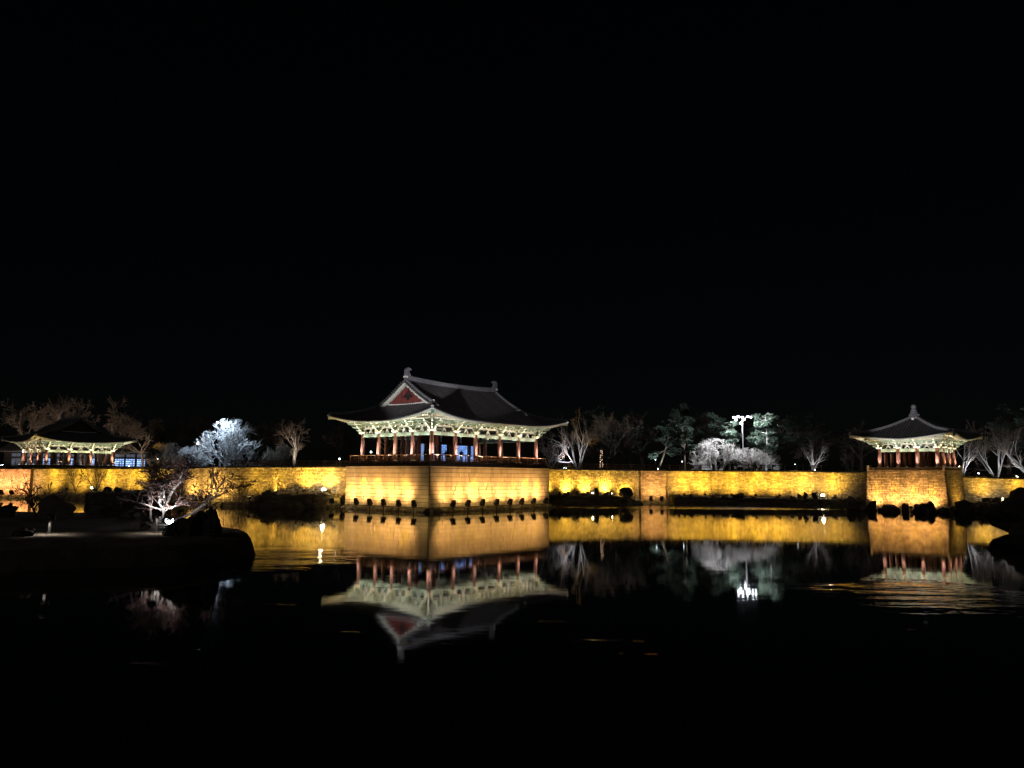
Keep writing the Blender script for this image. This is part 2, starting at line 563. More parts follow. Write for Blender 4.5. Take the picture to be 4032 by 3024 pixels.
# ---------------------------------------------------------------- masonry
def lay_bricks(seed, p0, ang, L, zt0, zt1, zb, rowh, blen, batter=0.0, proud=0.06, jit=0.3, joint=0.032):
    """transforms (centre, size) of the stones of one wall face; local x along the face, -y outwards"""
    r = random.Random(seed)
    out = []
    nrow = max(1, round(((zt0 + zt1) / 2 - zb) / rowh))
    hs = [r.uniform(1 - jit * .5, 1 + jit * .5) for _ in range(nrow)]
    tot = sum(hs)
    z = 0.0
    for hr in hs:
        f0, f1 = z / tot, (z + hr) / tot
        z += hr
        x = -r.uniform(0, blen * .6)
        while x < L:
            w = blen * r.uniform(1 - jit, 1 + jit * 1.4)
            if L - (x + w) < blen * .35: w = L - x
            x0, x1 = max(0, x), min(L, x + w)
            x += w
            if x1 - x0 < 0.08: continue
            xm = (x0 + x1) / 2
            zt = zt0 + (zt1 - zt0) * xm / L
            a, b_ = zb + (zt - zb) * f0, zb + (zt - zb) * f1
            zm = (a + b_) / 2
            dp = proud * r.uniform(.75, 1.25)
            y = batter * zm - dp + 0.07
            ca, sa = math.cos(ang), math.sin(ang)
            wx = p0[0] + ca * xm - sa * y
            wy = p0[1] + sa * xm + ca * y
            out.append((wx, wy, zm, x1 - x0 - joint, 0.14, b_ - a - joint, ang, r.randrange(5)))
    return out


def put_bricks(parent, items, matkey, chamfer, name='brick', limit=300, near=(0, 0)):
    off = parent.location
    items = sorted(items, key=lambda t: (t[0] + off[0] - near[0]) ** 2 + (t[1] + off[1] - near[1]) ** 2)
    for (x, y, z, w, d, h, a, v) in items[:limit]:
        m = Matrix.Translation((x, y, z)) @ Matrix.Rotation(a, 4, 'Z') @ Matrix.Diagonal((w, d, h, 1))
        link(name, unit_cube(matkey, chamfer, v), parent, m)
    rest = items[limit:]
    if not rest: return
    base = [np.array([v.co[:] for v in unit_cube(matkey, chamfer, k).vertices]) for k in range(5)]
    fbase = np.array([list(p.vertices) for p in unit_cube(matkey, chamfer, 0).polygons])
    nv = len(base[0])
    V = np.empty((len(rest) * nv, 3))
    for i, (x, y, z, w, d, h, a, v) in enumerate(rest):
        c = base[v] * (w, d, h)
        ca, sa = math.cos(a), math.sin(a)
        V[i * nv:(i + 1) * nv, 0] = x + c[:, 0] * ca - c[:, 1] * sa
        V[i * nv:(i + 1) * nv, 1] = y + c[:, 0] * sa + c[:, 1] * ca
        V[i * nv:(i + 1) * nv, 2] = z + c[:, 2]
    Fc = (fbase[None] + (np.arange(len(rest)) * nv)[:, None, None]).reshape(-1, 4)
    o = link('brickwork', mesh_np('brickwork', V, [Fc], M[matkey]), parent)
    o['kind'] = 'stuff'


def footing(parent, p0, ang, L, out_, h, seed, matkey='footing', ztop_cap=True):
    r = random.Random(seed)
    x = 0.0
    while x < L:
        w = min(r.uniform(1.1, 2.0), L - x)
        if L - x - w < .5: w = L - x
        for k, (o0, z0, z1) in enumerate(((out_, -.5, h * .55), (out_ * .8, h * .55, h))):
            m = MB()
            ca, sa = math.cos(ang), math.sin(ang)
            y = -o0 / 2 + .05 + r.uniform(-.03, .03)
            xm = x + w / 2
            mat = Matrix.Translation((p0[0] + ca * xm - sa * y, p0[1] + sa * xm + ca * y, (z0 + z1) / 2)) @ Matrix.Rotation(ang, 4, 'Z') @ Matrix.Diagonal((w - .03, o0 + .1, z1 - z0 - .02, 1))
            link('footing_stone', unit_cube(matkey, 0.03, r.randrange(5)), parent, mat)
        x += w


def wall(name, label, P0, P1, zt0, zt1, matkey, seed, rowh=0.2, blen=0.46, foot=0.5, foot_out=0.6, thick=1.3, zb=None, cap=True):
    P0, P1 = Vector(P0), Vector(P1)
    d = P1 - P0
    L = d.length
    ang = math.atan2(d.y, d.x)
    root = empty(name, (P0.x, P0.y, 0))
    tag(root, label, 'wall', kind='thing')
    ca, sa = math.cos(ang), math.sin(ang)
    T = lambda x, y, z: (ca * x - sa * y, sa * x + ca * y, z)
    m = MB()
    m.add([T(0, .0, -1), T(L, .0, -1), T(L, thick, -1), T(0, thick, -1), T(0, .0, zt0 - .02), T(L, .0, zt1 - .02), T(L, thick, zt1 - .02), T(0, thick, zt0 - .02)],
          [(0, 3, 2, 1), (4, 5, 6, 7), (0, 1, 5, 4), (1, 2, 6, 5), (2, 3, 7, 6), (3, 0, 4, 7)])
    m.build('core', M['mortar'], root)
    put_bricks(root, lay_bricks(seed, (0, 0), ang, L, zt0, zt1, foot if zb is None else zb, rowh, blen), matkey, 0.035)
    if foot > 0: footing(root, (0, 0), ang, L, foot_out, foot, seed + 50)
    if cap:     # dark earth and coping strip behind the top course
        n = max(1, round(L / 2.2))
        for i in range(n):
            x0, x1 = L * i / n + .012, L * (i + 1) / n - .012
            za = zt0 + (zt1 - zt0) * (i + .5) / n
            mat = Matrix.Translation(T((x0 + x1) / 2, .55, za + .09)) @ Matrix.Rotation(ang, 4, 'Z') @ Matrix.Diagonal((x1 - x0, .9, .2, 1))
            link('coping_stone', unit_cube('bank_stone', 0.02, i % 5), root, mat)
    return root, ang, L


wall('stone_wall', 'golden brick retaining wall behind the wedge-shaped bank, beside the big podium', (-37.3, 101.3), (-18.6, 99.6), 5.02, 5.14, 'brick', 11)
wall('stone_wall', 'bright brick wall face with four pole floodlights standing in front of it', (-45.2, 107.2), (-37.32, 101.32), 4.88, 5.02, 'brick', 12)
wall('stone_wall', 'short brick wall face with pink light in its colour between two golden ones behind the lit tree', (-51.0, 117.0), (-45.25, 107.3), 4.86, 4.88, 'pink_lit_brick', 13)
wall('stone_wall', 'long golden brick wall with stains below the far pavilion', (-79.0, 128.0), (-51.05, 117.1), 4.76, 4.86, 'brick', 14)
wall('stone_wall', 'pinkish bright wall face at the end of the shore, beyond the far pavilion', (-89.0, 131.5), (-79.05, 127.4), 4.72, 4.74, 'pink_lit_brick', 15)
wall('stone_wall', 'golden brick retaining wall joining the big podium on its bare tree side', (1.0, 113.2), (20.0, 119.75), 5.26, 5.13, 'brick', 16)
wall('stone_wall', 'short projecting brick bay with two pole floodlights before it, halfway along the wall', (19.85, 119.1), (23.75, 118.85), 5.15, 5.15, 'brown_brick', 17)
wall('stone_wall', 'long golden brick wall with scalloped light between projecting bay and small pavilion', (23.7, 119.55), (56.0, 114.2), 5.13, 5.15, 'brick', 18)
wall('stone_wall', 'low golden brick wall running on from the small pavilion podium', (61.2, 106.2), (96.0, 107.8), 4.45, 3.6, 'brick', 19, rowh=0.2, foot=0.3)

# the big podium of dressed stone
PK = (-9.25, 87.8)
TH = R(51)
PL, PW, PH = 22.8, 14.66, 5.2
pod = empty('stone_podium', (PK[0], PK[1], 0))
tag(pod, 'large podium of dressed stone blocks carrying the biggest pavilion, corner towards the water', 'podium')
c51, s51 = math.cos(TH), math.sin(TH)
e1, e2 = Vector((c51, s51)), Vector((-s51, c51))
m = MB()
q = [Vector((0, 0)), e1 * PL, e1 * PL + e2 * PW, e2 * PW]
m.add([(v.x, v.y, z) for z in (-1, PH - .02) for v in q], [(0, 3, 2, 1), (4, 5, 6, 7), (0, 1, 5, 4), (1, 2, 6, 5), (2, 3, 7, 6), (3, 0, 4, 7)])
m.build('core', M['mortar'], pod)
pb = lay_bricks(21, (0, 0), TH, PL, 4.98, 4.98, 0.5, 0.5, 1.12, proud=.09, jit=.42, joint=.05)
pb2 = lay_bricks(22, (e2.x * PW, e2.y * PW), TH - R(90), PW, 4.98, 4.98, 0.5, 0.5, 1.12, proud=.09, jit=.42, joint=.05)
put_bricks(pod, pb + pb2, 'block', 0.012, 'stone_block')
cp = lay_bricks(23, (0, 0), TH, PL, 5.22, 5.22, 5.0, 0.22, 1.8, proud=.11, jit=.2) + lay_bricks(24, (e2.x * PW, e2.y * PW), TH - R(90), PW, 5.22, 5.22, 5.0, 0.22, 1.8, proud=.11, jit=.2)
put_bricks(pod, cp, 'block', 0.012, 'coping_stone')
footing(pod, (0, 0), TH, PL, 0.75, 0.42, 31)
footing(pod, (e2.x * PW, e2.y * PW), TH - R(90), PW, 0.75, 0.42, 32)

# the small podium of thin bricks
SK = (54.74, 97.4)
sa1, sa2 = R(45), R(135)
SA, SB = 7.9, 10.0
pod2 = empty('stone_podium', (SK[0], SK[1], 0))
tag(pod2, 'smaller podium of thin tan bricks under the pavilion with pointed roof', 'podium')
f1, f2 = Vector((math.cos(sa1), math.sin(sa1))), Vector((math.cos(sa2), math.sin(sa2)))
BT = 0.055
qb = [Vector((0, 0)), f1 * SA, f1 * SA + f2 * SB, f2 * SB]
ctr = (f1 * SA + f2 * SB) / 2
m = MB()
vv = [(v.x, v.y, -1) for v in qb]
for v in qb:
    w = v + f1 * (BT * 5.2 if v.dot(f1) < 1 else -BT * 5.2) + f2 * (BT * 5.2 if v.dot(f2) < 1 else -BT * 5.2)
    vv.append((w.x, w.y, 5.16))
# core sits a little inside the battered brick faces
m.add([(ctr.x + (x - ctr.x) * (.995), ctr.y + (y - ctr.y) * (.995), z) for x, y, z in vv], [(0, 3, 2, 1), (4, 5, 6, 7), (0, 1, 5, 4), (1, 2, 6, 5), (2, 3, 7, 6), (3, 0, 4, 7)])
m.build('core', M['mortar'], pod2)
sb1 = [t for t in lay_bricks(25, (0, 0), sa1, SA, 5.18, 5.18, 0.2, 0.215, 0.46, batter=BT)]
sb2 = [t for t in lay_bricks(26, (f2.x * SB, f2.y * SB), sa2 + R(180), SB, 5.18, 5.18, 0.2, 0.215, 0.46, batter=BT)]


def trim(items, ang, L, p0):
    out = []
    ca, sa = math.cos(ang), math.sin(ang)
    for (x, y, z, w, d, h, a, v) in items:
        lx = (x - p0[0]) * ca + (y - p0[1]) * sa
        x0, x1 = lx - w / 2, lx + w / 2
        n0, n1 = max(x0, BT * z + .0), min(x1, L - BT * z)
        if n1 - n0 < .08: continue
        sh = (n0 + n1) / 2 - lx
        out.append((x + ca * sh, y + sa * sh, z, n1 - n0, d, h, a, v))
    return out


put_bricks(pod2, trim(sb2, sa2 + R(180), SB, (f2.x * SB, f2.y * SB)) + trim(sb1, sa1, SA, (0, 0)), 'brown_brick', 0.035)
footing(pod2, (0, 0), sa1, SA, 0.5, 0.22, 33)
footing(pod2, (f2.x * SB, f2.y * SB), sa2 + R(180), SB, 0.5, 0.22, 34)


# ---------------------------------------------------------------- pavilions
class Pavilion:
    def __init__(s, name, label, K, ang, A, B, zf, zc, ze, o, lift, sl, kk, tg=None, seed=1, detail=True, hz=1.0):
        s.A, s.B, s.zf, s.zc, s.ze, s.o, s.lift, s.sl, s.kk, s.tg, s.hz = A, B, zf, zc, ze, o, lift, sl, kk, tg, hz
        s.a0, s.a1, s.b0, s.b1 = A[0] - o, A[-1] + o, B[0] - o, B[-1] + o
        s.T = min(s.b1 - s.b0, s.a1 - s.a0) / 2
        s.root = empty(name, (K[0], K[1], 0), ang)
        tag(s.root, label, 'pavilion')
        s.K, s.ang = K, ang
        s.r = random.Random(seed)

    def f(s, t): return s.sl * t + s.kk * t * t

    def S(s, side, u, t, dz=0.0):
        """roof surface: side, coordinate along it, distance in from its eave"""
        lo, hi = (s.a0, s.a1) if side in 'fk' else (s.b0, s.b1)
        ot = max(0.0, min(u - lo, hi - u))
        tt = max(t, 0)
        z = s.ze + s.f(t) + s.lift * max(0, 1 - ot / 8.5) ** 2.1 * max(0, 1 - tt / 6.5)
        g = 0.4 * min(1, max(0, (ot - tt) / 7)) * max(0, 1 - tt / 5)
        t = t + g
        z += dz
        return {'f': (u, s.b0 + t, z), 'k': (u, s.b1 - t, z), 'l': (s.a0 + t, u, z), 'r': (s.a1 - t, u, z)}[side]

    def rng(s, side): return (s.a0, s.a1) if side in 'fk' else (s.b0, s.b1)

    def tmax(s, side): return s.T if s.tg is None or side in 'fk' else s.tg

    def ends(s, side, t):
        lo, hi = s.rng(side)
        k = t if (s.tg is None or side in 'lr') else min(t, s.tg - .55)
        return lo + k, hi - k

    def roof(s, sides_detail='flrk', rows_joined=False):
        roof = empty('roof')
        roof.parent = s.root
        s.roof_o = roof
        # deck: top and under surface
        NU, NV = 44, 12
        for side in 'fklr':
            V, Fc = [], []
            tm = s.tmax(side)
            for layer, dz in ((0, 0.0), (1, -0.17)):
                for j in range(NV + 1):
                    t = tm * j / NV
                    lo, hi = s.ends(side, t)
                    for i in range(NU + 1):
                        x = i / NU
                        V.append(s.S(side, lo + (hi - lo) * x, t, dz))
            n1 = NU + 1
            off = n1 * (NV + 1)
            for j in range(NV):
                for i in range(NU):
                    a = j * n1 + i
                    Fc.append((a, a + 1, a + n1 + 1, a + n1))
                    Fc.append((off + a, off + a + n1, off + a + n1 + 1, off + a + 1))
            nbot = len(Fc)
            for i in range(NU): Fc.append((i, off + i, off + i + 1, i + 1))
            for j in range(NV):
                a, b_ = j * n1, j * n1 + NU
                Fc.append((a, a + n1, off + a + n1, off + a))
                Fc.append((b_, off + b_, off + b_ + n1, b_ + n1))
            mi = [0 if k % 2 == 0 else 1 for k in range(nbot)] + [1] * (len(Fc) - nbot)
            link('roof_slope', mesh_np('roof_slope', V, [np.array(Fc)], [M['pan'], M['pale_green']], mi), roof)
        # tile rows
        ang = np.linspace(-.25, math.pi + .25, 6)
        joined = MB()
        for side in 'fklr':
            lo, hi = s.rng(side)
            n = round((hi - lo) / .37)
            for i in range(n + 1):
                u = lo + .12 + (hi - lo - .24) * i / n
                tm = s.tmax(side)
                ot = min(u - lo, hi - u)
                if s.tg is None or side in 'lr': te = min(ot, tm)
                else: te = ot if ot < s.tg - .55 else tm
                te = max(te, .15)
                ns = max(2, int(te / 1.1) + 1)
                pts = [np.array(s.S(side, u, -.06 + (te + .04) * k / ns, .02)) for k in range(ns + 1)]
                sd = np.array((1, 0, 0)) if side in 'fk' else np.array((0, 1, 0))
                V = []
                for p in pts:
                    for a in ang: V.append(p + sd * (math.cos(a) * .09) + np.array((0, 0, math.sin(a) * .1)))
                m_ = len(ang)
                Fc = [(k * m_ + j, k * m_ + j + 1, (k + 1) * m_ + j + 1, (k + 1) * m_ + j) for k in range(ns) for j in range(m_ - 1)]
                cap = tuple(range(m_))
                if rows_joined:
                    joined.add(V, Fc + [cap])
                else:
                    mb = MB()
                    mb.add(V, Fc)
                    mb.add(V[:m_], [cap], 1)
                    mb.build('tile_row', [M['tile'], M['ridge']], roof)
        if rows_joined:
            o = joined.build('tile_rows_far', M['tile'], roof)
            o.name = 'tiling'
            o['kind'] = 'stuff'
        # rafters: round ones below, square flying ones above and further out; fanned at the corners
        rr = MB()
        rr.cyl((0, 0, 0), (1, 0, 0), 1, 1, 8)
        me_r = rr.mesh('rafter', M['cream'])
        for p in me_r.polygons: p.use_smooth = len(p.vertices) == 4
        for side in sides_detail:
            lo, hi = s.rng(side)
            n = round((hi - lo - .5) / .38)
            for i in range(n + 1):
                u = lo + .25 + (hi - lo - .5) * i / n
                ot = min(u - lo, hi - u)
                fan = max(0.0, (s.o + 1.4) - ot)
                sg = 1 if u - lo < hi - u else -1
                ur = u + sg * fan * .86
                a = Vector(s.S(side, u + sg * .12, .75, -.36))
                ta = s.o + .3
                c = Vector(s.S(side, ur, max(ta, .2), -.36))
                d = c - a
                q_ = d.to_track_quat('X', 'Z').to_matrix().to_4x4()
                link('rafter', me_r, roof, Matrix.Translation(a) @ q_ @ Matrix.Diagonal((d.length, .085, .085, 1)))
                a2 = Vector(s.S(side, u, .1, -.24))
                uf = u + sg * fan * .86 * (1.25 / (s.o + .3))
                c2 = Vector(s.S(side, uf, 1.35, -.26))
                bar('flying_rafter', a2, c2, .12, .12, 'cream' if i % 1 == 0 else 'green', roof)
            # eave board strips
            for t0, dz, nm in ((.7, -.24, 'eave_board'), (.06, -.14, 'eave_board')):
                N = 26
                V = []
                for k in range(N + 1):
                    u = lo + t0 + (hi - lo - 2 * t0) * k / N
                    for dt, dd in ((0, 0), (.09, 0), (.09, -.1), (0, -.1)): V.append(s.S(side, u, t0 + dt, dz + dd + .02))
                Fc = [(k * 4 + j, k * 4 + (j + 1) % 4, (k + 1) * 4 + (j + 1) % 4, (k + 1) * 4 + j) for k in range(N) for j in range(4)]
                link(nm, mesh_np(nm, V, [np.array(Fc)], M['green']), roof)
        # hip rafters at the corners
        for (ua, ub, sa_, sb_) in ((s.a0, s.b0, 1, 1), (s.a1, s.b0, -1, 1), (s.a0, s.b1, 1, -1), (s.a1, s.b1, -1, -1)):
            z0 = s.S('f', s.a0, 0)[2]
            z1 = s.S('f', s.a0 + s.o, s.o)[2]
            p, q_ = Vector((ua + .12 * sa_, ub + .12 * sb_, z0 - .42)), Vector((ua + s.o * sa_, ub + s.o * sb_, z1 - .62))
            bar('hip_rafter', p, q_, .26, .34, 'cream', roof)
            e_ = (p - q_).normalized()
            bar('hip_rafter_end', p + e_ * .001, p + e_ * .07, .3, .38, 'deep_green', roof)

    def ridge_run(s, name, pts, w, h, parent, mat='ridge', cap=True):
        """a built-up ridge of stacked flat tiles along pts with a rounded cap row"""
        V, Fc = [], []
        prof = [(-.5, 0), (-.5, .28), (-.44, .3), (-.5, .34), (-.5, .62), (-.44, .66), (-.42, .86), (-.2, 1.0), (.2, 1.0), (.42, .86), (.44, .66), (.5, .62), (.5, .34), (.44, .3), (.5, .28), (.5, 0)]
        P = [Vector(p) for p in pts]
        n = len(prof)
        for i, p in enumerate(P):
            d = (P[min(i + 1, len(P) - 1)] - P[max(i - 1, 0)])
            sd = Vector((-d.y, d.x, 0)).normalized()
            for x, z in prof: V.append(p + sd * (x * w) + Vector((0, 0, z * h)))
        for k in range(len(P) - 1):
            for j in range(n): Fc.append((k * n + j, k * n + (j + 1) % n, (k + 1) * n + (j + 1) % n, (k + 1) * n + j))
        mb = MB()
        mb.add(V, Fc + [tuple(range(n)), tuple(range((len(P) - 1) * n, len(P) * n))[::-1]])
        return mb.build(name, M[mat], parent)

    def hip_ridges(s, t_top, white=True):
        for (side, e) in (('f', 0), ('f', 1), ('k', 0), ('k', 1)):
            pts = []
            for k in range(11):
                t = .25 + (t_top - .25) * k / 10
                u = (s.a0 + t) if e == 0 else (s.a1 - t)
                p = s.S(side, u, t, -.02)
                pts.append(p)
            o = s.ridge_run('hip_ridge', pts, .3, .36, s.roof_o)
            d = (Vector(pts[0]) - Vector(pts[1])).normalized()
            mb = MB()
            p0 = Vector(pts[0])
            mb.beam(p0 + d * .0 + Vector((0, 0, .1)), p0 + d * .16 + Vector((0, 0, .12)), .3, .26)
            mb.build('ridge_end_tile', M['white'], o)

    def finial(s, p, d, parent):
        """upright end tile with a hooked top"""
        pr = [(-.22, 0), (.62, 0), (.55, .42), (.34, .62), (.3, .95), (.42, 1.12), (.58, 1.1), (.66, 1.0), (.62, 1.28), (.36, 1.42), (.02, 1.38), (-.2, 1.1), (-.27, .5)]
        sd = Vector((-d.y, d.x, 0))
        mb = MB()
        n = len(pr)
        for sg in (-.17, .17):
            for h, z in pr: mb.v.append(tuple(Vector(p) + d * h + sd * sg + Vector((0, 0, z * .8))))
        mb.f += [list(range(n)), list(range(2 * n - 1, n - 1, -1))] + [[i, n + i, n + (i + 1) % n, (i + 1) % n] for i in range(n)]
        mb.m += [0] * (n + 2)
        o = mb.build('ridge_finial', M['ridge'], parent)
        w = MB()
        w.beam(Vector(p) - d * .32 + Vector((0, 0, -.05)), Vector(p) + d * .06 + Vector((0, 0, -.05)), .44, .22)
        w.build('plaster_seal', M['white'], o)

    def gable_roof_top(s, boards='gable_red', barge='pale_green'):
        """ridge, descending ridges, gables of a hip-and-gable roof"""
        bm_ = (s.b0 + s.b1) / 2
        zt = s.ze + s.f(s.T)
        ga0, ga1 = s.a0 + s.tg - .55, s.a1 - s.tg + .55
        N = 16
        pts = []
        for k in range(N + 1):
            x = k / N
            pts.append((ga0 + .1 + (ga1 - ga0 - .2) * x, bm_, zt - .12 + .3 * (2 * x - 1) ** 2))
        s.ridge_run('main_ridge', pts, .36, .62, s.roof_o)
        s.finial((ga0 + .25, bm_, zt + .6), Vector((1, 0, 0)), s.roof_o)
        s.finial((ga1 - .25, bm_, zt + .6), Vector((-1, 0, 0)), s.roof_o)
        for end, ax, sg in (('l', ga0, 1), ('r', ga1, -1)):
            for side in 'fk':
                P = [s.S(side, ax + sg * .18, t, -.02) for t in np.linspace(s.T - .1, s.tg - 1.1, 9)]
                o = s.ridge_run('descending_ridge', P, .3, .42, s.roof_o)
                q_ = Vector(P[-1])
                d = (q_ - Vector(P[-2])).normalized()
                mb = MB()
                mb.beam(q_ + Vector((0, 0, .08)), q_ + d * .22 + Vector((0, 0, .12)), .34, .26)
                mb.build('ridge_end_tile', M['white'], o)
                # short tiles of the verge, standing across the slope
                for t in np.linspace(s.tg - .5, s.T - .35, 15):
                    c = Vector(s.S(side, ax + sg * .02, t, .05))
                    link('verge_tile', unit_cube('tile'), s.roof_o, Matrix.Translation(c - Vector((sg * .2, 0, .02))) @ Matrix.Diagonal((.5, .17, .13, 1)))
                # barge board with scalloped lower edge
                ts = np.linspace(s.tg - .55, s.T, 15)
                V, Fc = [], []
                for k, t in enumerate(ts):
                    p = Vector(s.S(side, ax + sg * .1, t, -.12))
                    dn = .34 + (.13 if k % 2 else 0)
                    for y in (0, sg * .09):
                        V += [p + Vector((y, 0, 0)), p + Vector((y, 0, -dn))]
                for k in range(len(ts) - 1):
                    a = k * 4
                    Fc += [(a, a + 1, a + 5, a + 4), (a + 2, a + 6, a + 7, a + 3), (a + 1, a + 3, a + 7, a + 5), (a, a + 4, a + 6, a + 2)]
                mb = MB()
                mb.add(V, Fc)
                mb.build('barge_board', M[barge], s.roof_o)
            # gable boarding
            gx = (s.a0 + s.tg + .12) if end == 'l' else (s.a1 - s.tg - .12)
            zb = s.ze + s.f(s.tg) - .02
            gab = empty('gable')
            gab.parent = s.root
            nb = 26
            y0, y1 = s.b0 + s.tg - .3, s.b1 - s.tg + .3
            for k in range(nb):
                ya, yb = y0 + (y1 - y0) * k / nb, y0 + (y1 - y0) * (k + 1) / nb
                za = s.ze + s.f(min(ya - s.b0, s.b1 - ya)) - .2
                zb_ = s.ze + s.f(min(yb - s.b0, s.b1 - yb)) - .2
                if max(za, zb_) < zb + .05: continue
                mb = MB()
                x0, x1 = gx, gx + sg * (.06 + .02 * (k % 2))
                g = .012
                mb.add([(x0, ya + g, zb - .3), (x0, yb - g, zb - .3), (x0, yb - g, zb_), (x0, ya + g, za), (x1, ya + g, zb - .3), (x1, yb - g, zb - .3), (x1, yb - g, zb_), (x1, ya + g, za)],
                       [(0, 1, 2, 3), (7, 6, 5, 4), (0, 4, 5, 1), (1, 5, 6, 2), (2, 6, 7, 3), (3, 7, 4, 0)])
                mb.build('gable_board', M[boards], gab)
            # pale seam where the gable meets the lower roof
            mb = MB()
            N2 = 12
            P = []
            for k in range(N2 + 1):
                yy = s.b0 + s.tg - .35 + (s.b1 - s.b0 - 2 * s.tg + .7) * k / N2
                P.append(Vector((gx - sg * .2, yy, s.ze + s.f(s.tg - .2) + .1 + .25 * (2 * k / N2 - 1) ** 2)))
            for k in range(N2): mb.beam(P[k], P[k + 1], .22, .16)
            mb.build('plaster_seam', M['white'], gab)
            # carved ornament near the apex: a pointed frame, lobes and drops
            om = MB()
            zc = s.ze + s.f(s.T) - 1.75
            X = gx - sg * .1
            for sgn in (-1, 1):
                om.beam((X, bm_, zc + .55), (X, bm_ + sgn * .42, zc + .12), .1, .12)
                om.beam((X, bm_ + sgn * .42, zc + .12), (X, bm_ + sgn * .8, zc - .14), .1, .11)
                om.beam((X, bm_ + sgn * .8, zc - .14), (X, bm_ + sgn * .55, zc - .24), .1, .1)
                om.cyl((X - .05, bm_ + sgn * .3, zc - .12), (X + .05, bm_ + sgn * .3, zc - .12), .15, .15, 8)
                om.cyl((X - .05, bm_ + sgn * .14, zc - .42), (X + .05, bm_ + sgn * .14, zc - .42), .12, .12, 8)
            om.cyl((X - .05, bm_, zc + .1), (X + .05, bm_, zc + .1), .12, .12, 8)
            om.cyl((X - .05, bm_, zc - .2), (X + .05, bm_, zc - .2), .13, .13, 8)
            om.beam((X, bm_, zc + .55), (X, bm_, zc + .85), .05, .05)
            om.build('carved_ornament', M['iron'], gab)

    def body(s, sides='fl', inner=None, vstruts=True):
        r = s.r
        A, B, zf, zc, hz = s.A, s.B, s.zf, s.zc, s.hz
        # columns with entasis on low stone bases
        cm = MB()
        H = zc - zf
        cm.lathe((0, 0, 0), [(.245, 0), (.265, H * .3), (.255, H * .55), (.215, H)], 14)
        me_c = cm.mesh('column', M['red'], smooth=True)
        bm_ = MB()
        bm_.lathe((0, 0, 0), [(.42, -.3), (.42, .02), (.34, .14), (.27, .14)], 12)
        me_b = bm_.mesh('column_base', M['block'])
        outer = [(a, B[0]) for a in A] + [(a, B[-1]) for a in A] + [(A[0], b_) for b_ in B[1:-1]] + [(A[-1], b_) for b_ in B[1:-1]]
        if inner is None: inner = [(a, b_) for a in A[1:-1] for b_ in (B[1], B[-2])]
        for (a, b_) in outer + inner:
            o = link('column', me_c, s.root, Matrix.Translation((a, b_, zf)))
            link('column_base', me_b, o, Matrix.Translation((0, 0, 0)))
        s.outer = outer
        # painted beams of the four sides
        zw = s.ze + s.f(s.o) - .62           # wall plate height
        zone = zw - zc
        sidelines = {'f': [((A[i], B[0]), (A[i + 1], B[0])) for i in range(len(A) - 1)], 'k': [((A[i], B[-1]), (A[i + 1], B[-1])) for i in range(len(A) - 1)],
                     'l': [((A[0], B[i]), (A[0], B[i + 1])) for i in range(len(B) - 1)], 'r': [((A[-1], B[i]), (A[-1], B[i + 1])) for i in range(len(B) - 1)]}
        nrm = {'f': Vector((0, -1, 0)), 'k': Vector((0, 1, 0)), 'l': Vector((-1, 0, 0)), 'r': Vector((1, 0, 0))}
        vm = MB()
        vh = zone * .28
        vm.prism([(-.42, 0), (-.28, 0), (0, vh * .62), (.28, 0), (.42, 0), (.12, vh * .8), (.12, vh), (-.12, vh), (-.12, vh * .8)], .16, 'x')
        me_v = vm.mesh('v_strut', M['pale_green'])
        lv = [zc + zone * .29 + .0, zc + zone * .49, zc + zone * .69]
        bh = zone * .115
        for side, segs in sidelines.items():
            for (p, q_) in segs:
                P, Q = Vector((*p, 0)), Vector((*q_, 0))
                d = (Q - P).normalized()
                bar('tie_beam', P + d * .2 + Vector((0, 0, zc - .24)), Q - d * .2 + Vector((0, 0, zc - .24)), .2, .4, 'tie', s.root)
                if vstruts:
                    mid = (P + Q) / 2
                    link('v_strut', me_v, s.root, Matrix.Translation((mid.x, mid.y, zc - .04)) @ Matrix.Rotation(math.atan2(d.y, d.x), 4, 'Z'))
                for k, z in enumerate(lv):
                    bar('wall_beam', P + Vector((0, 0, z + bh / 2)), Q + Vector((0, 0, z + bh / 2)), .16, bh, 'pale_green' if k % 2 == 0 else 'green', s.root)
                    L = (Q - P).length
                    nb = max(3, round(L / .78))
                    if side in sides:
                        for j in range(nb):
                            c = P + d * (L * (j + .5) / nb) + Vector((0, 0, z + bh + zone * .042)) + nrm[side] * .02
                            link('bearing_block', unit_cube('cream'), s.root, Matrix.Translation(c) @ Matrix.Rotation(math.atan2(d.y, d.x), 4, 'Z') @ Matrix.Diagonal((.2, .24, zone * .084, 1)))
            p, q_ = Vector((*segs[0][0], 0)), Vector((*segs[-1][1], 0))
            d = (q_ - p).normalized()
            mb = MB()
            mb.cyl(p - d * .9 + Vector((0, 0, zw - .02)), q_ + d * .9 + Vector((0, 0, zw - .02)), .17, .17, 10)
            mb.build('purlin', M['pale_green'], s.root)
            # outer purlin carried by the bracket arms
            oo = nrm[side] * 1.15
            z2 = s.ze + s.f(s.o - 1.15) - .6
            mb = MB()
            mb.cyl(p - d * 1.5 + oo + Vector((0, 0, z2)), q_ + d * 1.5 + oo + Vector((0, 0, z2)), .15, .15, 10)
            mb.build('purlin', M['pale_green'], s.root)
            bar('purlin_support', p - d * 1.3 + oo + Vector((0, 0, z2 - .26)), q_ + d * 1.3 + oo + Vector((0, 0, z2 - .26)), .12, .18, 'green', s.root)
            # red infill board closing the wall above the top beam
            bar('infill_board', p + Vector((0, 0, zc + zone * .9)), q_ + Vector((0, 0, zc + zone * .9)), .08, zone * .2, 'gable_red', s.root)
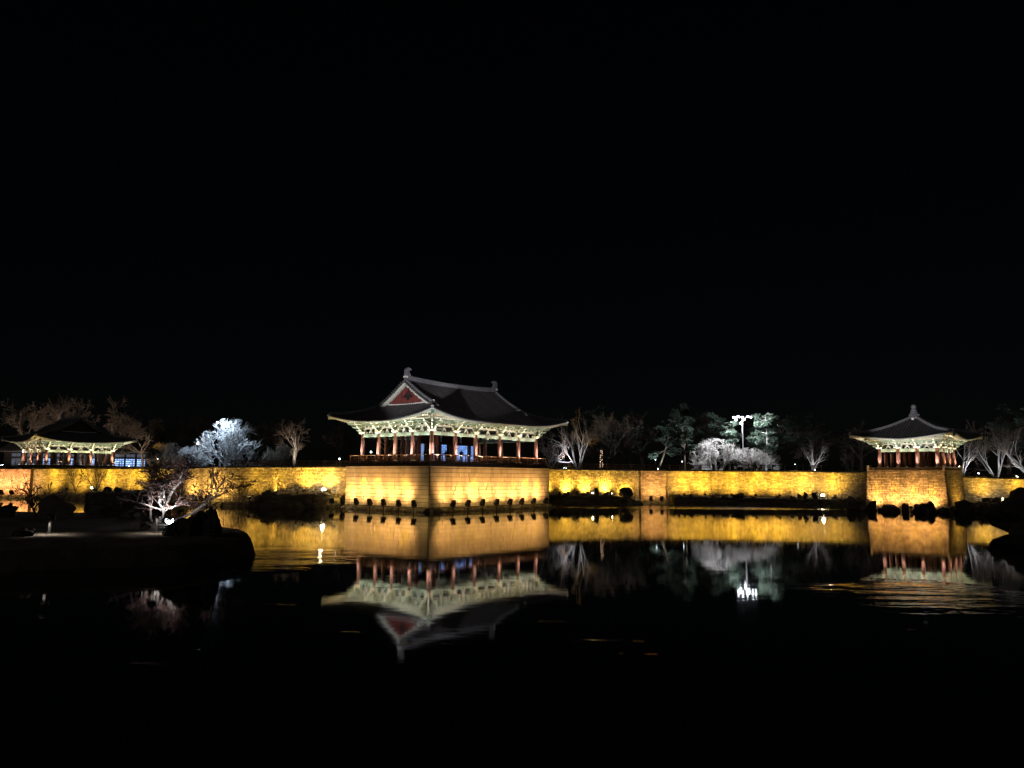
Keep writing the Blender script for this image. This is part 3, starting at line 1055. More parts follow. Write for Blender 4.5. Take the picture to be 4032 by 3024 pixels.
        # bracket sets
        def arm_parallel(mb, L, z, y, h=.2):
            h = zone * .1
            mb.prism([(-L / 2, h), (-L / 2, h * .5), (-L / 2 + .18, 0), (L / 2 - .18, 0), (L / 2, h * .5), (L / 2, h)], .17, 'x', (0, y, z), 0, 1)
            for x in (-L / 2 + .1, 0, L / 2 - .1): mb.box(x - .11, x + .11, y - .12, y + .12, z + h, z + h + zone * .06, 1)

        def arm_out(mb, L, z, rot=0):
            h = zone * .11
            pr = [(-.45, 0), (L - .32, 0), (L - .12, h * .1), (L + .06, h * .5), (L + .2, h * 1.25), (L - .02, h * .95), (L - .16, h), (-.45, h)]
            n = len(pr)
            base = len(mb.v)
            ca, sa = math.cos(rot), math.sin(rot)
            for sg in (-.085, .085):
                for y, zz in pr: mb.v.append((sg * ca + y * sa, -y * ca + sg * sa, z + zz))
            mb.f += [[base + i for i in range(n)], [base + i for i in range(2 * n - 1, n - 1, -1)]]
            mb.m += [0, 0]
            for i in range(n):
                mb.f.append([base + i, base + n + i, base + n + (i + 1) % n, base + (i + 1) % n])
                mb.m.append(1 if i < 4 else 0)

        def cap_block(mb):
            w0, w1, h = .27, .4, zone * .13
            mb.add([(x * w, y * w, z) for z, w in ((0, w0), (h * .55, w1), (h, w1)) for x, y in ((-1, -1), (1, -1), (1, 1), (-1, 1))],
                   [(0, 3, 2, 1), (8, 9, 10, 11)] + [(i, (i + 1) % 4, 4 + (i + 1) % 4, 4 + i) for i in range(4)] + [(4 + i, 4 + (i + 1) % 4, 8 + (i + 1) % 4, 8 + i) for i in range(4)], 1)

        mb = MB()
        cap_block(mb)
        for k in range(3):
            z = zone * (.13 + .2 * k)
            arm_parallel(mb, 1.15 + .4 * k, z, 0)
            arm_out(mb, .5 + .4 * k, z)
            if k > 0: arm_parallel(mb, .8 + .35 * (k - 1), z + zone * .02, -.42 * k)
        arm_out(mb, 1.45, zone * .74)
        me_br = mb.mesh('bracket_set', [M['green'], M['cream']])
        mb = MB()
        cap_block(mb)
        for k in range(3):
            z = zone * (.13 + .2 * k)
            for rot in (0, R(90)): arm_out(mb, .5 + .4 * k, z, -rot)
            arm_out(mb, .75 + .55 * k, z, -R(45))
            arm_parallel(mb, .9 + .3 * k, z, 0)
        arm_out(mb, 2.0, zone * .74, -R(45))
        me_bc = mb.mesh('corner_bracket_set', [M['green'], M['cream']])
        for a in A[1:-1]:
            link('bracket_set', me_br, s.root, Matrix.Translation((a, B[0], zc)))
            link('bracket_set', me_br, s.root, Matrix.Translation((a, B[-1], zc)) @ Matrix.Rotation(R(180), 4, 'Z'))
        for b_ in B[1:-1]:
            link('bracket_set', me_br, s.root, Matrix.Translation((A[0], b_, zc)) @ Matrix.Rotation(R(-90), 4, 'Z'))
            link('bracket_set', me_br, s.root, Matrix.Translation((A[-1], b_, zc)) @ Matrix.Rotation(R(90), 4, 'Z'))
        for (a, b_, rz) in ((A[0], B[0], 0), (A[-1], B[0], 90), (A[-1], B[-1], 180), (A[0], B[-1], 270)):
            link('corner_bracket_set', me_bc, s.root, Matrix.Translation((a, b_, zc)) @ Matrix.Rotation(R(rz), 4, 'Z'))
        # ceiling over the hall
        bar('ceiling', (A[0] + .2, (B[0] + B[-1]) / 2, zc + zone * .8), (A[-1] - .2, (B[0] + B[-1]) / 2, zc + zone * .8), B[-1] - B[0] - .4, .1, 'dark_red', s.root)
        # floor
        m_ = MB()
        m_.box(A[0] - .6, A[-1] + .6, B[0] - .6, B[-1] + .6, zf - .25, zf)
        m_.build('floor_platform', M['dark_wood'], s.root)

    def uplights(s, cols, power, color, out_=0.75, size=105, glass='glow_dim'):
        """small flush fixtures at the column feet with their lamps"""
        hs = MB()
        hs.cyl((0, 0, 0), (0, 0, .14), .11, .13, 10)
        hs.cyl((0, 0, .141), (0, 0, .15), .1, .1, 10, 1)
        me = hs.mesh('uplight', [M['iron'], M[glass]])
        ca, cb = (s.A[0] + s.A[-1]) / 2, (s.B[0] + s.B[-1]) / 2
        for (a, b_, nx, ny, pw, colr) in cols:
            p = Vector((a + nx * out_, b_ + ny * out_, s.zf - .02))
            link('uplight', me, s.root, Matrix.Translation(p))
            spot('uplight_lamp', p + Vector((0, 0, .18)), p + Vector((nx * .35, ny * .35, 3.0)), power * pw, colr or color, size, .9, s.root, .08)


# -- the big pavilion
MA = [1.4, 5.37, 9.07, 13.68, 17.58, 21.45]
MBc = [1.2, 4.32, 7.35, 10.36, 13.4]
main = Pavilion('pavilion', 'largest tiled pavilion with red gable and red columns on the dressed stone podium', PK, TH, MA, MBc, 5.85, 9.3, 10.62, 3.2, 1.05, .34, .0225, tg=5.0)
main.roof('flkr')
main.hip_ridges(4.7)
main.gable_roof_top()
main.body('fl', [(5.37, 4.32), (5.37, 7.35), (5.37, 10.36), (21.45, 11.6)])
# deck edge, between the podium and the railing
m = MB()
m.box(.12, PL - .12, .12, PW - .12, 5.21, 5.6)
m.build('deck', M['dark_wood'], main.root)


def railing(pv, p, q, n, z0, h, lattice, matkey='wood'):
    p, q = Vector((*p, 0)), Vector((*q, 0))
    d = (q - p).normalized()
    L = (q - p).length
    ang = math.atan2(d.y, d.x)
    pm = MB()
    w = L / n - .14
    hh = h * .5
    t = .035
    pm.box(-w / 2, w / 2, -.03, .03, 0, t)
    pm.box(-w / 2, w / 2, -.03, .03, hh - t, hh)
    if lattice:
        for x in (-w / 2, -w / 4, 0, w / 4, w / 2 - t): pm.box(x, x + t, -.02, .02, t, hh - t)
        for x0 in (-w / 2, 0):
            pm.box(x0 + t, x0 + w / 4, -.021, .021, hh * .62, hh * .62 + t)
            pm.box(x0 + w / 4 + t, x0 + w / 2, -.021, .021, hh * .62, hh * .62 + t)
            pm.box(x0 + w * .1, x0 + w / 4, -.022, .022, hh * .3, hh * .3 + t)
            pm.box(x0 + w * .31, x0 + w / 2, -.022, .022, hh * .3, hh * .3 + t)
            pm.box(x0 + w * .1, x0 + w * .1 + t, -.023, .023, hh * .3 + t, hh * .62)
            pm.box(x0 + w * .4, x0 + w * .4 + t, -.023, .023, hh * .3 + t, hh * .62)
    me = pm.mesh('railing_panel', M[matkey])
    rm = MB()
    rm.cyl((-.5, 0, 0), (.5, 0, 0), 1, 1, 8)
    me_r = rm.mesh('handrail', M[matkey])
    for i in range(n + 1):
        c = p + d * (L * i / n)
        bar('railing_post', c + Vector((0, 0, z0)), c + Vector((0, 0, z0 + h + .04)), .1, .1, matkey, pv)
    for i in range(n):
        c = p + d * (L * (i + .5) / n)
        link('railing_panel', me, pv, Matrix.Translation((c.x, c.y, z0 + .06)) @ Matrix.Rotation(ang, 4, 'Z'))
        link('handrail', me_r, pv, Matrix.Translation((c.x, c.y, z0 + h)) @ Matrix.Rotation(ang, 4, 'Z') @ Matrix.Diagonal((L / n - .1, .055, .055, 1)))
        bar('lower_rail', c - d * (L / n / 2 - .05) + Vector((0, 0, z0 + h * .68)), c + d * (L / n / 2 - .05) + Vector((0, 0, z0 + h * .68)), .05, .05, matkey, pv)


railing(main.root, (.3, .3), (PL - .3, .3), 11, 5.6, .95, True)
railing(main.root, (.3, PW - .3), (.3, .42), 9, 5.6, .95, True)
# inner screen wall with dark boards above the openings
for i in range(2, 5):
    a0, a1 = MA[i] + .2, MA[i + 1] - .2
    n = 8
    for k in range(n):
        x0, x1 = a0 + (a1 - a0) * k / n, a0 + (a1 - a0) * (k + 1) / n
        bar('transom_board', (x0 + .01, 11.6, 9.05), (x1 - .01, 11.6, 9.05), .08, 1.15, 'dark_red', main.root)
    bar('lintel', (a0, 11.6, 8.42), (a1, 11.6, 8.42), .16, .12, 'dark_red', main.root)
for x in (9.07, 10.98, 12.1, 13.6, 15.5, 16.2, 19.6, 20.9, 21.45):
    bar('door_jamb', (x, 11.6, 5.85), (x, 11.6, 8.42), .2, .2, 'dark_red', main.root)
bar('screen_panel', (10.98, 11.64, 7.1), (12.2, 11.64, 7.1), .06, 2.5, 'dark_red', main.root)
bar('screen_panel', (15.35, 11.64, 7.1), (16.2, 11.64, 7.1), .06, 2.5, 'dark_red', main.root)
# uplights along the two sides that face the pond, cooler on the gable side
ups = []
for i, a in enumerate(MA): ups.append((a + (.0 if 0 < i < 5 else (.15 if i == 0 else -.15)), MBc[0], 0, -1, 1, (1.0, .94, .82)))
for i, b_ in enumerate(MBc): ups.append((MA[0], b_ + (.15 if i == 0 else 0), -1, 0, 1, (.96, .98, .88)))
for i, b_ in enumerate(MBc[1:]): ups.append((MA[-1], b_, 1, 0, .6, None))
for i, a in enumerate(MA[1:-1]): ups.append((a, MBc[-1], 0, 1, .6, None))
for i in range(5): ups.append(((MA[i] + MA[i + 1]) / 2, MBc[0], 0, -1, .7, (1.0, .94, .82)))
for i in range(4): ups.append((MA[0], (MBc[i] + MBc[i + 1]) / 2, -1, 0, .7, (.96, .98, .88)))
main.uplights(ups, 620, (1.0, .88, .65))

# -- the small square pavilion with a pointed roof
RA = [.7, 2.95, 5.2, 7.4]
RB = [1.1, 3.45, 5.8, 8.15]
sq = Pavilion('pavilion', 'small square pavilion with pointed roof and stone finial above the tan brick podium', SK, sa1, RA, RB, 5.6, 8.15, 9.25, 2.95, .86, .32, .03, seed=3)
sq.roof('fl')
sq.hip_ridges(sq.T - .25)
sq.body('fl')
apz = sq.ze + sq.f(sq.T)
apx = ((RA[0] + RA[-1]) / 2, (RB[0] + RB[-1]) / 2, apz - .1)
fin = MB()
fin.lathe(apx, [(.62, 0), (.62, .28), (.68, .3), (.68, .5), (.56, .52), (.5, .56)], 4)
fo = fin.build('finial', M['ridge'], sq.root)
fin = MB()
fin.lathe((apx[0], apx[1], apx[2] + .56), [(.44, 0), (.5, .1), (.5, .22), (.4, .3), (.3, .34), (.4, .42), (.4, .52), (.3, .6), (.22, .66), (.34, .76), (.36, .94), (.3, 1.1), (.14, 1.22), (.05, 1.26)], 14)
fin.build('finial_stone', M['ridge'], fo, True)
fin = MB()
fin.box(apx[0] - .35, apx[0] + .35, apx[1] - .35, apx[1] + .35, apz - .22, apz - .1)
for sx, sy in ((-1, 0), (0, -1)):
    c = (apx[0] + sx * .55, apx[1] + sy * .55, apz - .25)
    fin.box(c[0] - .14, c[0] + .14, c[1] - .14, c[1] + .14, c[2] - .16, c[2] + .1)
fin.build('plaster_seal', M['white'], fo)
m = MB()
m.box(.34, SA - .34, .34, SB - .34, 5.17, 5.42)
m.build('deck', M['dark_wood'], sq.root)
# low parapet with square end posts around the small podium
for (p, q_) in (((.36, .36), (SA - .36, .36)), ((.36, .36), (.36, SB - .36))):
    P, Q = Vector((*p, 0)), Vector((*q_, 0))
    d = (Q - P).normalized()
    for z, h, mk in ((5.24, .12, 'block'), (5.62, .1, 'fence_wood')):
        bar('parapet_rail', P + d * .14 + Vector((0, 0, z)), Q - d * .14 + Vector((0, 0, z)), .2, h, mk, sq.root)
    L = (Q - P).length
    n = round(L / .45)
    for k in range(n):
        c = P + d * (L * (k + .5) / n)
        bar('parapet_block', c + Vector((0, 0, 5.3)), c + Vector((0, 0, 5.57)), .26, .12, 'fence_wood', sq.root)
for p in ((.36, .36), (SA - .36, .36), (.36, SB - .36)):
    bar('parapet_post', (p[0], p[1], 5.2), (p[0], p[1], 5.92), .24, .24, 'block', sq.root)
# board screen across the middle of the hall
for k in range(9):
    y0 = RB[0] + .4 + (RB[-1] - RB[0] - .8) * k / 9
    bar('screen_board', (RA[2], y0 + .01, 6.7), (RA[2], y0 + .6, 6.7), .07, 2.2, 'dark_red', sq.root)
ups = [(RA[0], b_, -1, 0, 1, (1.0, .94, .86)) for b_ in RB] + [(RA[0], (RB[i] + RB[i + 1]) / 2, -1, 0, .8, (.88, 1.0, .95)) for i in range(3)]
ups += [(a, RB[0], 0, -1, 1, (1.0, .8, .5)) for a in RA[1:]] + [((RA[i] + RA[i + 1]) / 2, RB[0], 0, -1, .8, (1.0, .94, .82)) for i in range(3)]
ups += [(RA[1], RB[-1], 0, 1, .8, None), (RA[2], RB[-1], 0, 1, .8, None)]
sq.uplights(ups, 270, (1.0, .9, .72), .6)

# -- the far pavilion at the end of the pond
LA = [1, 4.53, 8.06, 11.6]
LB = [1, 4.7, 8.4, 12.2]
lang = R(-40)
lk = Vector((-82.3, 135.5)) + Vector((math.cos(R(140)), math.sin(R(140)))) * 12.6
far = Pavilion('pavilion', 'far pavilion with dark hipped roof above the long golden wall, bare brown trees behind', (lk.x, lk.y), lang, LA, LB, 5.6, 8.3, 9.72, 3.2, .85, .32, .0225, tg=4.6, seed=5)
far.roof('rf', rows_joined=True)
far.hip_ridges(4.3)
far.gable_roof_top('dark_red', 'dark_wood')  # darker board colours stand in for the unlit gable
far.body('rf')
m = MB()
m.box(-.2, 12.8, -.2, 13.4, 4.6, 5.4)
m.build('deck', M['dark_wood'], far.root)
railing(far.root, (12.7, -.1), (12.7, 13.2), 9, 5.4, .8, False)
railing(far.root, (-.1, -.1), (12.6, -.1), 8, 5.4, .8, False)
ups = [(LA[-1], b_, 1, 0, 1, (1.0, .82, .55)) for b_ in LB] + [(LA[-1], (LB[i] + LB[i + 1]) / 2, 1, 0, .7, (1.0, .9, .62)) for i in range(3)]
ups += [(a, LB[0], 0, -1, 1, (1.0, .72, .5)) for a in LA[:-1]] + [(a, LB[-1], 0, 1, .8, None) for a in LA]
far.uplights(ups, 700, (1.0, .9, .7), .8, glass='glow_soft')


def main_pt(a, b_, z):
    v = e1 * a + e2 * b_
    return (PK[0] + v.x, PK[1] + v.y, z)


# ---------------------------------------------------------------- things inside the big pavilion
for (a0, a1, key, lab) in ((9.3, 10.75, 'display_plain', 'plain frosted blue panel glowing behind the corner column of the biggest pavilion'),
                           (12.35, 13.35, 'display_plain', 'narrow pale blue glowing panel in the screen wall of the biggest pavilion'),
                           (13.9, 15.1, 'display', 'blue glowing panel with rows of marks behind the second column'),
                           (16.4, 19.35, 'display', 'widest blue glowing panel with rows of marks, a person before it'),
                           (20.1, 20.7, 'display', 'narrowest blue glowing panel, beside the open bays of the biggest pavilion')):
    root = empty('display_panel', main_pt((a0 + a1) / 2, 11.95, 5.85), TH)
    tag(root, lab, 'panel', 'glowing panels in the biggest pavilion')
    w = a1 - a0
    m = MB()
    for x0, x1, z0, z1 in ((-w / 2 - .06, -w / 2, 0, 2.6), (w / 2, w / 2 + .06, 0, 2.6), (-w / 2, w / 2, 2.54, 2.6), (-w / 2, w / 2, 0, .25)): m.box(x0, x1, -.05, .05, z0, z1)
    m.build('frame', M['iron'], root)
    g = MB()
    g.box(-w / 2, w / 2, -.02, .03, .25, 2.54)
    g.build('glass', M[key], root)
    if w > 2:
        g = MB()
        g.box(-w / 2 + .02, -.05, -.05, -.021, 2.15, 2.5)
        g.build('header', M['glow_soft'] if False else M['display_plain'], root)


def person(label, loc, rz, h=1.7, arms=0.0):
    root = empty('person', loc, rz)
    tag(root, label, 'person', 'visitors in the biggest pavilion')
    k = h / 1.7
    J = {'hip': (0, 0, .92), 'waist': (0, 0, 1.08), 'chest': (0, .01, 1.30), 'neck': (0, .0, 1.45), 'nk2': (0, -.01, 1.51), 'head': (0, -.02, 1.58), 'top': (0, -.01, 1.66)}
    rad = {'hip': .15, 'waist': .14, 'chest': .17, 'neck': .07, 'nk2': .06, 'head': .095, 'top': .075}
    E = [('hip', 'waist'), ('waist', 'chest'), ('chest', 'neck'), ('neck', 'nk2'), ('nk2', 'head'), ('head', 'top')]
    for sd, x in (('l', -1), ('r', 1)):
        J.update({'s' + sd: (x * .18, 0, 1.38), 'e' + sd: (x * .24, -.04 - arms * .1, 1.12), 'w' + sd: (x * (.2 - arms * .08), -.12 - arms * .22, .93 + arms * .28), 'h' + sd: (x * (.18 - arms * .1), -.17 - arms * .3, .85 + arms * .36),
                  'k' + sd: (x * .1, -.01, .5), 'a' + sd: (x * .11, .02, .09), 't' + sd: (x * .12, -.13, .04), 'p' + sd: (x * .09, 0, .86)})
        rad.update({'s' + sd: .085, 'e' + sd: .062, 'w' + sd: .048, 'h' + sd: .045, 'k' + sd: .08, 'a' + sd: .06, 't' + sd: .045, 'p' + sd: .11})
        E += [('chest', 's' + sd), ('s' + sd, 'e' + sd), ('e' + sd, 'w' + sd), ('w' + sd, 'h' + sd), ('hip', 'p' + sd), ('p' + sd, 'k' + sd), ('k' + sd, 'a' + sd), ('a' + sd, 't' + sd)]
    names = list(J)
    me = bpy.data.meshes.new('body')
    me.from_pydata([Vector(J[n]) * k for n in names], [(names.index(a), names.index(b_)) for a, b_ in E], [])
    me.materials.append(M['cloth'])
    o = link('body', me, root)
    md_ = o.modifiers.new('skin', 'SKIN')
    md_.use_smooth_shade = True
    for i, n in enumerate(names):
        me.skin_vertices[0].data[i].radius = (rad[n] * k, rad[n] * k)
        me.skin_vertices[0].data[i].use_root = (n == 'hip')
    sb = o.modifiers.new('sub', 'SUBSURF')
    sb.levels = sb.render_levels = 1
    return root


person('person in a dark coat standing before the plain blue panel by the corner column', main_pt(7.6, 8.6, 5.86), TH + R(20), 1.68)
person('person in dark clothes holding up a phone beside the second column', main_pt(11.2, 8.3, 5.86), TH - R(150), 1.72, 1)
person('person in a dark jacket standing before the widest blue panel', main_pt(14.1, 8.2, 5.86), TH + R(120), 1.75, .6)


# ---------------------------------------------------------------- floodlights
def floodlight(label, loc, aim, power, color, group, size=88, pole=1.0, head=(.46, .34, .8), blend=.9, cat='floodlight', visible_face=False, stem=True, hot=None):
    """a box-shaped flood lamp on a short pole: housing with fins, yoke, glass and the lamp itself"""
    loc, aim = Vector(loc), Vector(aim)
    root = empty('floodlight', (loc.x, loc.y, loc.z))
    tag(root, label, cat, group)
    d = (aim - loc)
    d = (d - Vector((0, 0, d.z * .0))).normalized()
    rotq = d.to_track_quat('Y', 'Z').to_matrix().to_4x4()
    w, dp, h = head
    hb = MB()
    hb.add([(x * w / 2 * s_, y, z * h / 2 * s_) for y, s_ in ((-dp * .6, .62), (-dp * .25, .95), (dp * .5, 1)) for x, z in ((-1, -1), (1, -1), (1, 1), (-1, 1))],
           [(0, 1, 2, 3), (11, 10, 9, 8)] + [(i, 4 + i, 4 + (i + 1) % 4, (i + 1) % 4) for i in range(4)] + [(4 + i, 8 + i, 8 + (i + 1) % 4, 4 + (i + 1) % 4) for i in range(4)])
    for x in (-.3, 0, .3): hb.box(x * w - .012, x * w + .012, -dp * .78, -dp * .5, -h * .28, h * .28)
    c = Vector((0, 0, pole))
    hm = Matrix.Translation(c) @ rotq
    ho = link('housing', hb.mesh('housing', M['iron']), root, hm)
    gb = MB()
    gb.box(-w * .44, w * .44, dp * .5 + .002, dp * .5 + .012, -h * .44, h * .44)
    link('glass', gb.mesh('glass', M['glow_gold' if not visible_face else 'glow_warm']), root, hm)
    if stem:
        sm = MB()
        sm.cyl((0, 0, -.9), (0, 0, pole - h * .42), .05, .045, 8)
        sm.cyl((0, 0, pole * .3), (0, 0, pole * .3 + .1), .075, .075, 8)
        sm.beam((-w / 2 - .03, 0, pole - h * .42), (w / 2 + .03, 0, pole - h * .42), .05, .05)
        for x in (-w / 2 - .03, w / 2 + .03): sm.beam((x, 0, pole - h * .42), (x, 0, pole), .05, .03)
        sm.build('stand', M['iron'], root)
    spot('flood_lamp', c + d * (dp * .5 + .06), c + d * 5, power, color, size, blend, root, .14)
    if hot: spot('flood_lamp', c + d * (dp * .5 + .07), c + d * 5 + Vector((0, 0, hot[1])), power * hot[0], (color[0], color[1] * 1.12, color[2] * .3), 38, 1.0, root, .1)
    return root


# in the water before the big podium
for i, a in enumerate([1.93, 4.43, 6.98, 9.59, 12.16, 14.51, 16.96, 19.56]):
    p = main_pt(a, -1.9, 0)
    floodlight('%s pole floodlight from the podium corner, in the water before the broad stone face' % ORD[i], p, main_pt(a + .5, 0, 1.75), [440, 480, 530, 470, 460, 470, 530, 480][i], AMBER, 'pole floodlights before the big podium', 118, hot=([.1, .5, 1.6, .25, .5, .7, 1.8, 1.1][i], .2))
for i, b_ in enumerate([0.5, 2.97, 5.52, 7.92, 10.38, 12.9]):
    p = main_pt(-1.9, b_, 0)
    floodlight('%s pole floodlight from the podium corner, in the water before the gable side face' % ORD[i], p, main_pt(0, b_ + .8, 1.75), [14, 530, 470, 540, 530, 500][i], AMBER, 'pole floodlights before the big podium', 118, hot=([0, 1.8, .6, 1.9, 1.8, 1.0][i], .2))
# before the wall faces beyond
for i, (x, y) in enumerate(((-44.3, 104.2), (-41.4, 101.6), (-40.1, 100.7), (-39.0, 99.8))):
    floodlight('%s pole floodlight from the pink wall face, in the water before the bright wall' % ORD[i], (x, y, 0), (x + 1.6, y + 2.2, 2.1), 560, (1, .6, .14), 'pole floodlights before the bright wall', 120)
for i, (x, y) in enumerate(((20.9, 116.2), (22.5, 116.1))):
    floodlight('%s pole floodlight before the projecting wall bay' % ('thicker' if i == 0 else 'thinner'), (x, y, 0), (x + .1, y + 2.8, 2.2), 520, AMBER, 'pole floodlights before the projecting bay', 110)
floodlight('pale lamp head on a thin bent stand beside the projecting wall bay', (24.3, 115.9, 0), (24.8, 118.9, 1.9), 260, GOLD, None, 110, 1.25, (.3, .3, .3))
floodlight('dark pole floodlight beside the low bank and the gable side of the big podium', (-22.2, 96.2, 0), (-21.4, 99.2, 2.0), 380, GOLD, None, 110)
for i, x in enumerate((-87.0, -84.6, -82.2, -80.0)):
    y = 124.4 + (-80.0 - x) * .42
    floodlight('%s pole floodlight from the long golden wall, before the pinkish far face' % ORD[3 - i], (x, y, 0), (x + .8, y + 3.0, 1.9), 900, (1, .56, .2), 'pole floodlights before the far wall', 115)

# small box lamps on the banks, close to the wall foot
gl_list = []
for i, (x, y) in enumerate(((-58.5, 116.5), (-63.5, 118.4), (-69.0, 120.6), (-75.0, 123.0), (-54.4, 115.0))):
    gl_list.append((x, y, 1.4, .35, 3.2, 820, '%s small box lamp from the pink wall face, below the long golden wall' % ORD[[1, 2, 3, 4, 0][i]]))
for i, (x, y) in enumerate(((-33.2, 98.6), (-30.2, 99.2), (-26.4, 98.8), (-23.6, 98.5))):
    gl_list.append((x, y, (.9, 1.6, 1.9, 2.0)[i], .1, 1.6, (300, 460, 720, 640)[i], '%s small box lamp on the low bank, counted towards the big podium' % ORD[i]))
for i, x in enumerate((5.4, 8.4, 11.4, 14.5, 17.6)):
    y = 112.2 + (x - 1) * .345
    gl_list.append((x, y - .2, 1.5 if i < 4 else .7, -.8, 2.5, (700, 700, 720, 720, 640)[i], '%s small box lamp from the big podium on the bank of the bare tree side' % ORD[i]))
for i, x in enumerate((26.0, 29.0, 32.8, 36.2, 39.5, 43.2, 47.2)):
    y = 119.55 - (x - 23.7) * .1656
    gl_list.append((x, y - 2.6, 1.38, .43, 2.6, (680, 700, 700, 720, 720, 760, 720)[i], '%s small box lamp from the projecting bay on the long low bank' % ORD[i]))
for i, (x, y) in enumerate(((64.5, 104.2), (69.5, 104.5), (75.0, 104.8))):
    gl_list.append((x, y, 1.35, .1, 2.0, 420, '%s small box lamp from the tan podium, below the low wall' % ORD[i]))
for (x, y, z, dx, dy, pw, lab) in gl_list:
    floodlight(lab, (x, y, z), (x + dx, y + dy, z + 2.9), pw * 1.35, GOLD, 'small box lamps at the wall foot', 125, .28, (.34, .2, .3), hot=(.7, 0))
# lamps among the rocks at the foot of the tan podium
for i, t in enumerate((1.6, 3.9, 6.2, 8.5)):
    v = f2 * t - f1 * 1.5
    w = f2 * t
    floodlight('%s small lamp from the podium corner among rocks below the tan bricks' % ORD[i], (SK[0] + v.x, SK[1] + v.y, .1), (SK[0] + w.x, SK[1] + w.y, 1.9), 620, AMBER, 'lamps among the rocks', 125, .45, (.34, .2, .3), hot=(.8, .5))
v = f1 * 3.5 - f2 * 2.4
floodlight('small lamp beside the rocks facing the shaded side of the tan podium', (SK[0] + v.x, SK[1] + v.y, .1), (SK[0] + (f1 * 4).x, SK[1] + (f1 * 4).y, 2.4), 260, GOLD, None, 125, .4, (.34, .2, .3))


def flare_lamp(label, loc, power, color, r=.16, key='glow_warm', up=True):
    """a bare bright lamp head turned partly towards the pond: hooded can with a bulging glass"""
    root = empty('flood_lamp_head', loc)
    tag(root, label, 'floodlight')
    m_ = MB()
    m_.lathe((0, 0, 0), [(.03, -.35), (.03, 0), (r * .8, .02), (r * 1.05, .16), (r * 1.05, .2)], 12)
    m_.build('can', M['iron'], root)
    g = MB()
    g.lathe((0, 0, .2), [(r, 0), (r * .95, r * .5), (r * .7, r * .9), (r * .3, r * 1.1), (.01, r * 1.15)], 12)
    g.build('glass', M[key], root, True)
    point('lamp', (0, 0, .2 + r * 1.5), power, color, root, .05)
    return root


flare_lamp('dazzling white lamp head on the low bank beside the big podium', (-23.6, 97.7, 2.0), 120, (1, .8, .45), .24)
flare_lamp('small bright lamp head among rocks on the bank below the bare trees', (12.0, 114.4, 1.55), 12, (1, .78, .35), .08)
flare_lamp('bright lamp head beside the block at the end of the bank below the bare trees', (14.9, 115.0, 1.5), 12, (1, .78, .35), .07)
flare_lamp('dazzling lamp head at the end of the long low bank near the small pavilion', (45.0, 112.2, 1.45), 120, (1, .8, .48), .22)
flare_lamp('bright lamp head below the low wall beyond the small pavilion', (65.6, 103.8, 1.3), 40, (1, .8, .48), .18)
flare_lamp('golden lamp head on the far bank beside a leaning trunk', (-59.2, 109.5, 1.85), 40, (1, .75, .3), .12)
flare_lamp('smaller golden lamp head on the far bank beyond the leaning trunks', (-55.6, 109.3, 1.85), 15, (1, .75, .3), .06)


# ---------------------------------------------------------------- rocks
def rock_mesh(seed, sx, sy, sz, sub=3, rough=.35, matkey='rock', flat=True):
    import bmesh
    bm = bmesh.new()
    bmesh.ops.create_icosphere(bm, subdivisions=sub, radius=1)
    off = Vector((seed * 7.3, seed * 3.1, seed * 1.7))
    r = random.Random(seed * 31 + 7)
    cuts = []
    for _ in range(11):
        n_ = Vector((r.gauss(0, 1), r.gauss(0, 1), r.gauss(0, .7))).normalized()
        cuts.append((n_, r.uniform(.4, .85)))
    for v in bm.verts:
        p = v.co.copy()
        for n_, d_ in cuts:
            k = p.dot(n_) - d_
            if k > 0: p -= n_ * k
        n1 = mnoise.noise(p * 2.0 + off)
        n2 = mnoise.noise(p * 5.5 + off * 2)
        p *= 1 + rough * (n1 * .5 + n2 * .3)
        v.co = Vector((p.x * sx * 1.45, p.y * sy * 1.4, max(p.z * sz * 1.4, -sz * .55)))
    me = bpy.data.meshes.new('stone')
    co = np.array([v.co[:] for v in bm.verts])
    lo, hi = co.min(0), co.max(0)
    for v in bm.verts:
        v.co = Vector(((v.co.x - (lo[0] + hi[0]) / 2) / (hi[0] - lo[0]) * 2 * sx, (v.co.y - (lo[1] + hi[1]) / 2) / (hi[1] - lo[1]) * 2 * sy, (v.co.z - lo[2]) / (hi[2] - lo[2]) * sz * 2.2 - sz * .8))
    bm.to_mesh(me)
    bm.free()
    me.materials.append(M[matkey])
    return me


def rock(label, loc, size, seed, matkey='rock', rz=0, sub=3, rough=.35, group=None, name='rock'):
    me = rock_mesh(seed, size[0] / 2, size[1] / 2, size[2] / 2, sub, rough, matkey)
    o = link(name, me)
    o.location = (loc[0], loc[1], loc[2] + size[2] * .3)
    o.rotation_euler = (0, 0, rz)
    tag(o, label, 'rock', group)
    return o


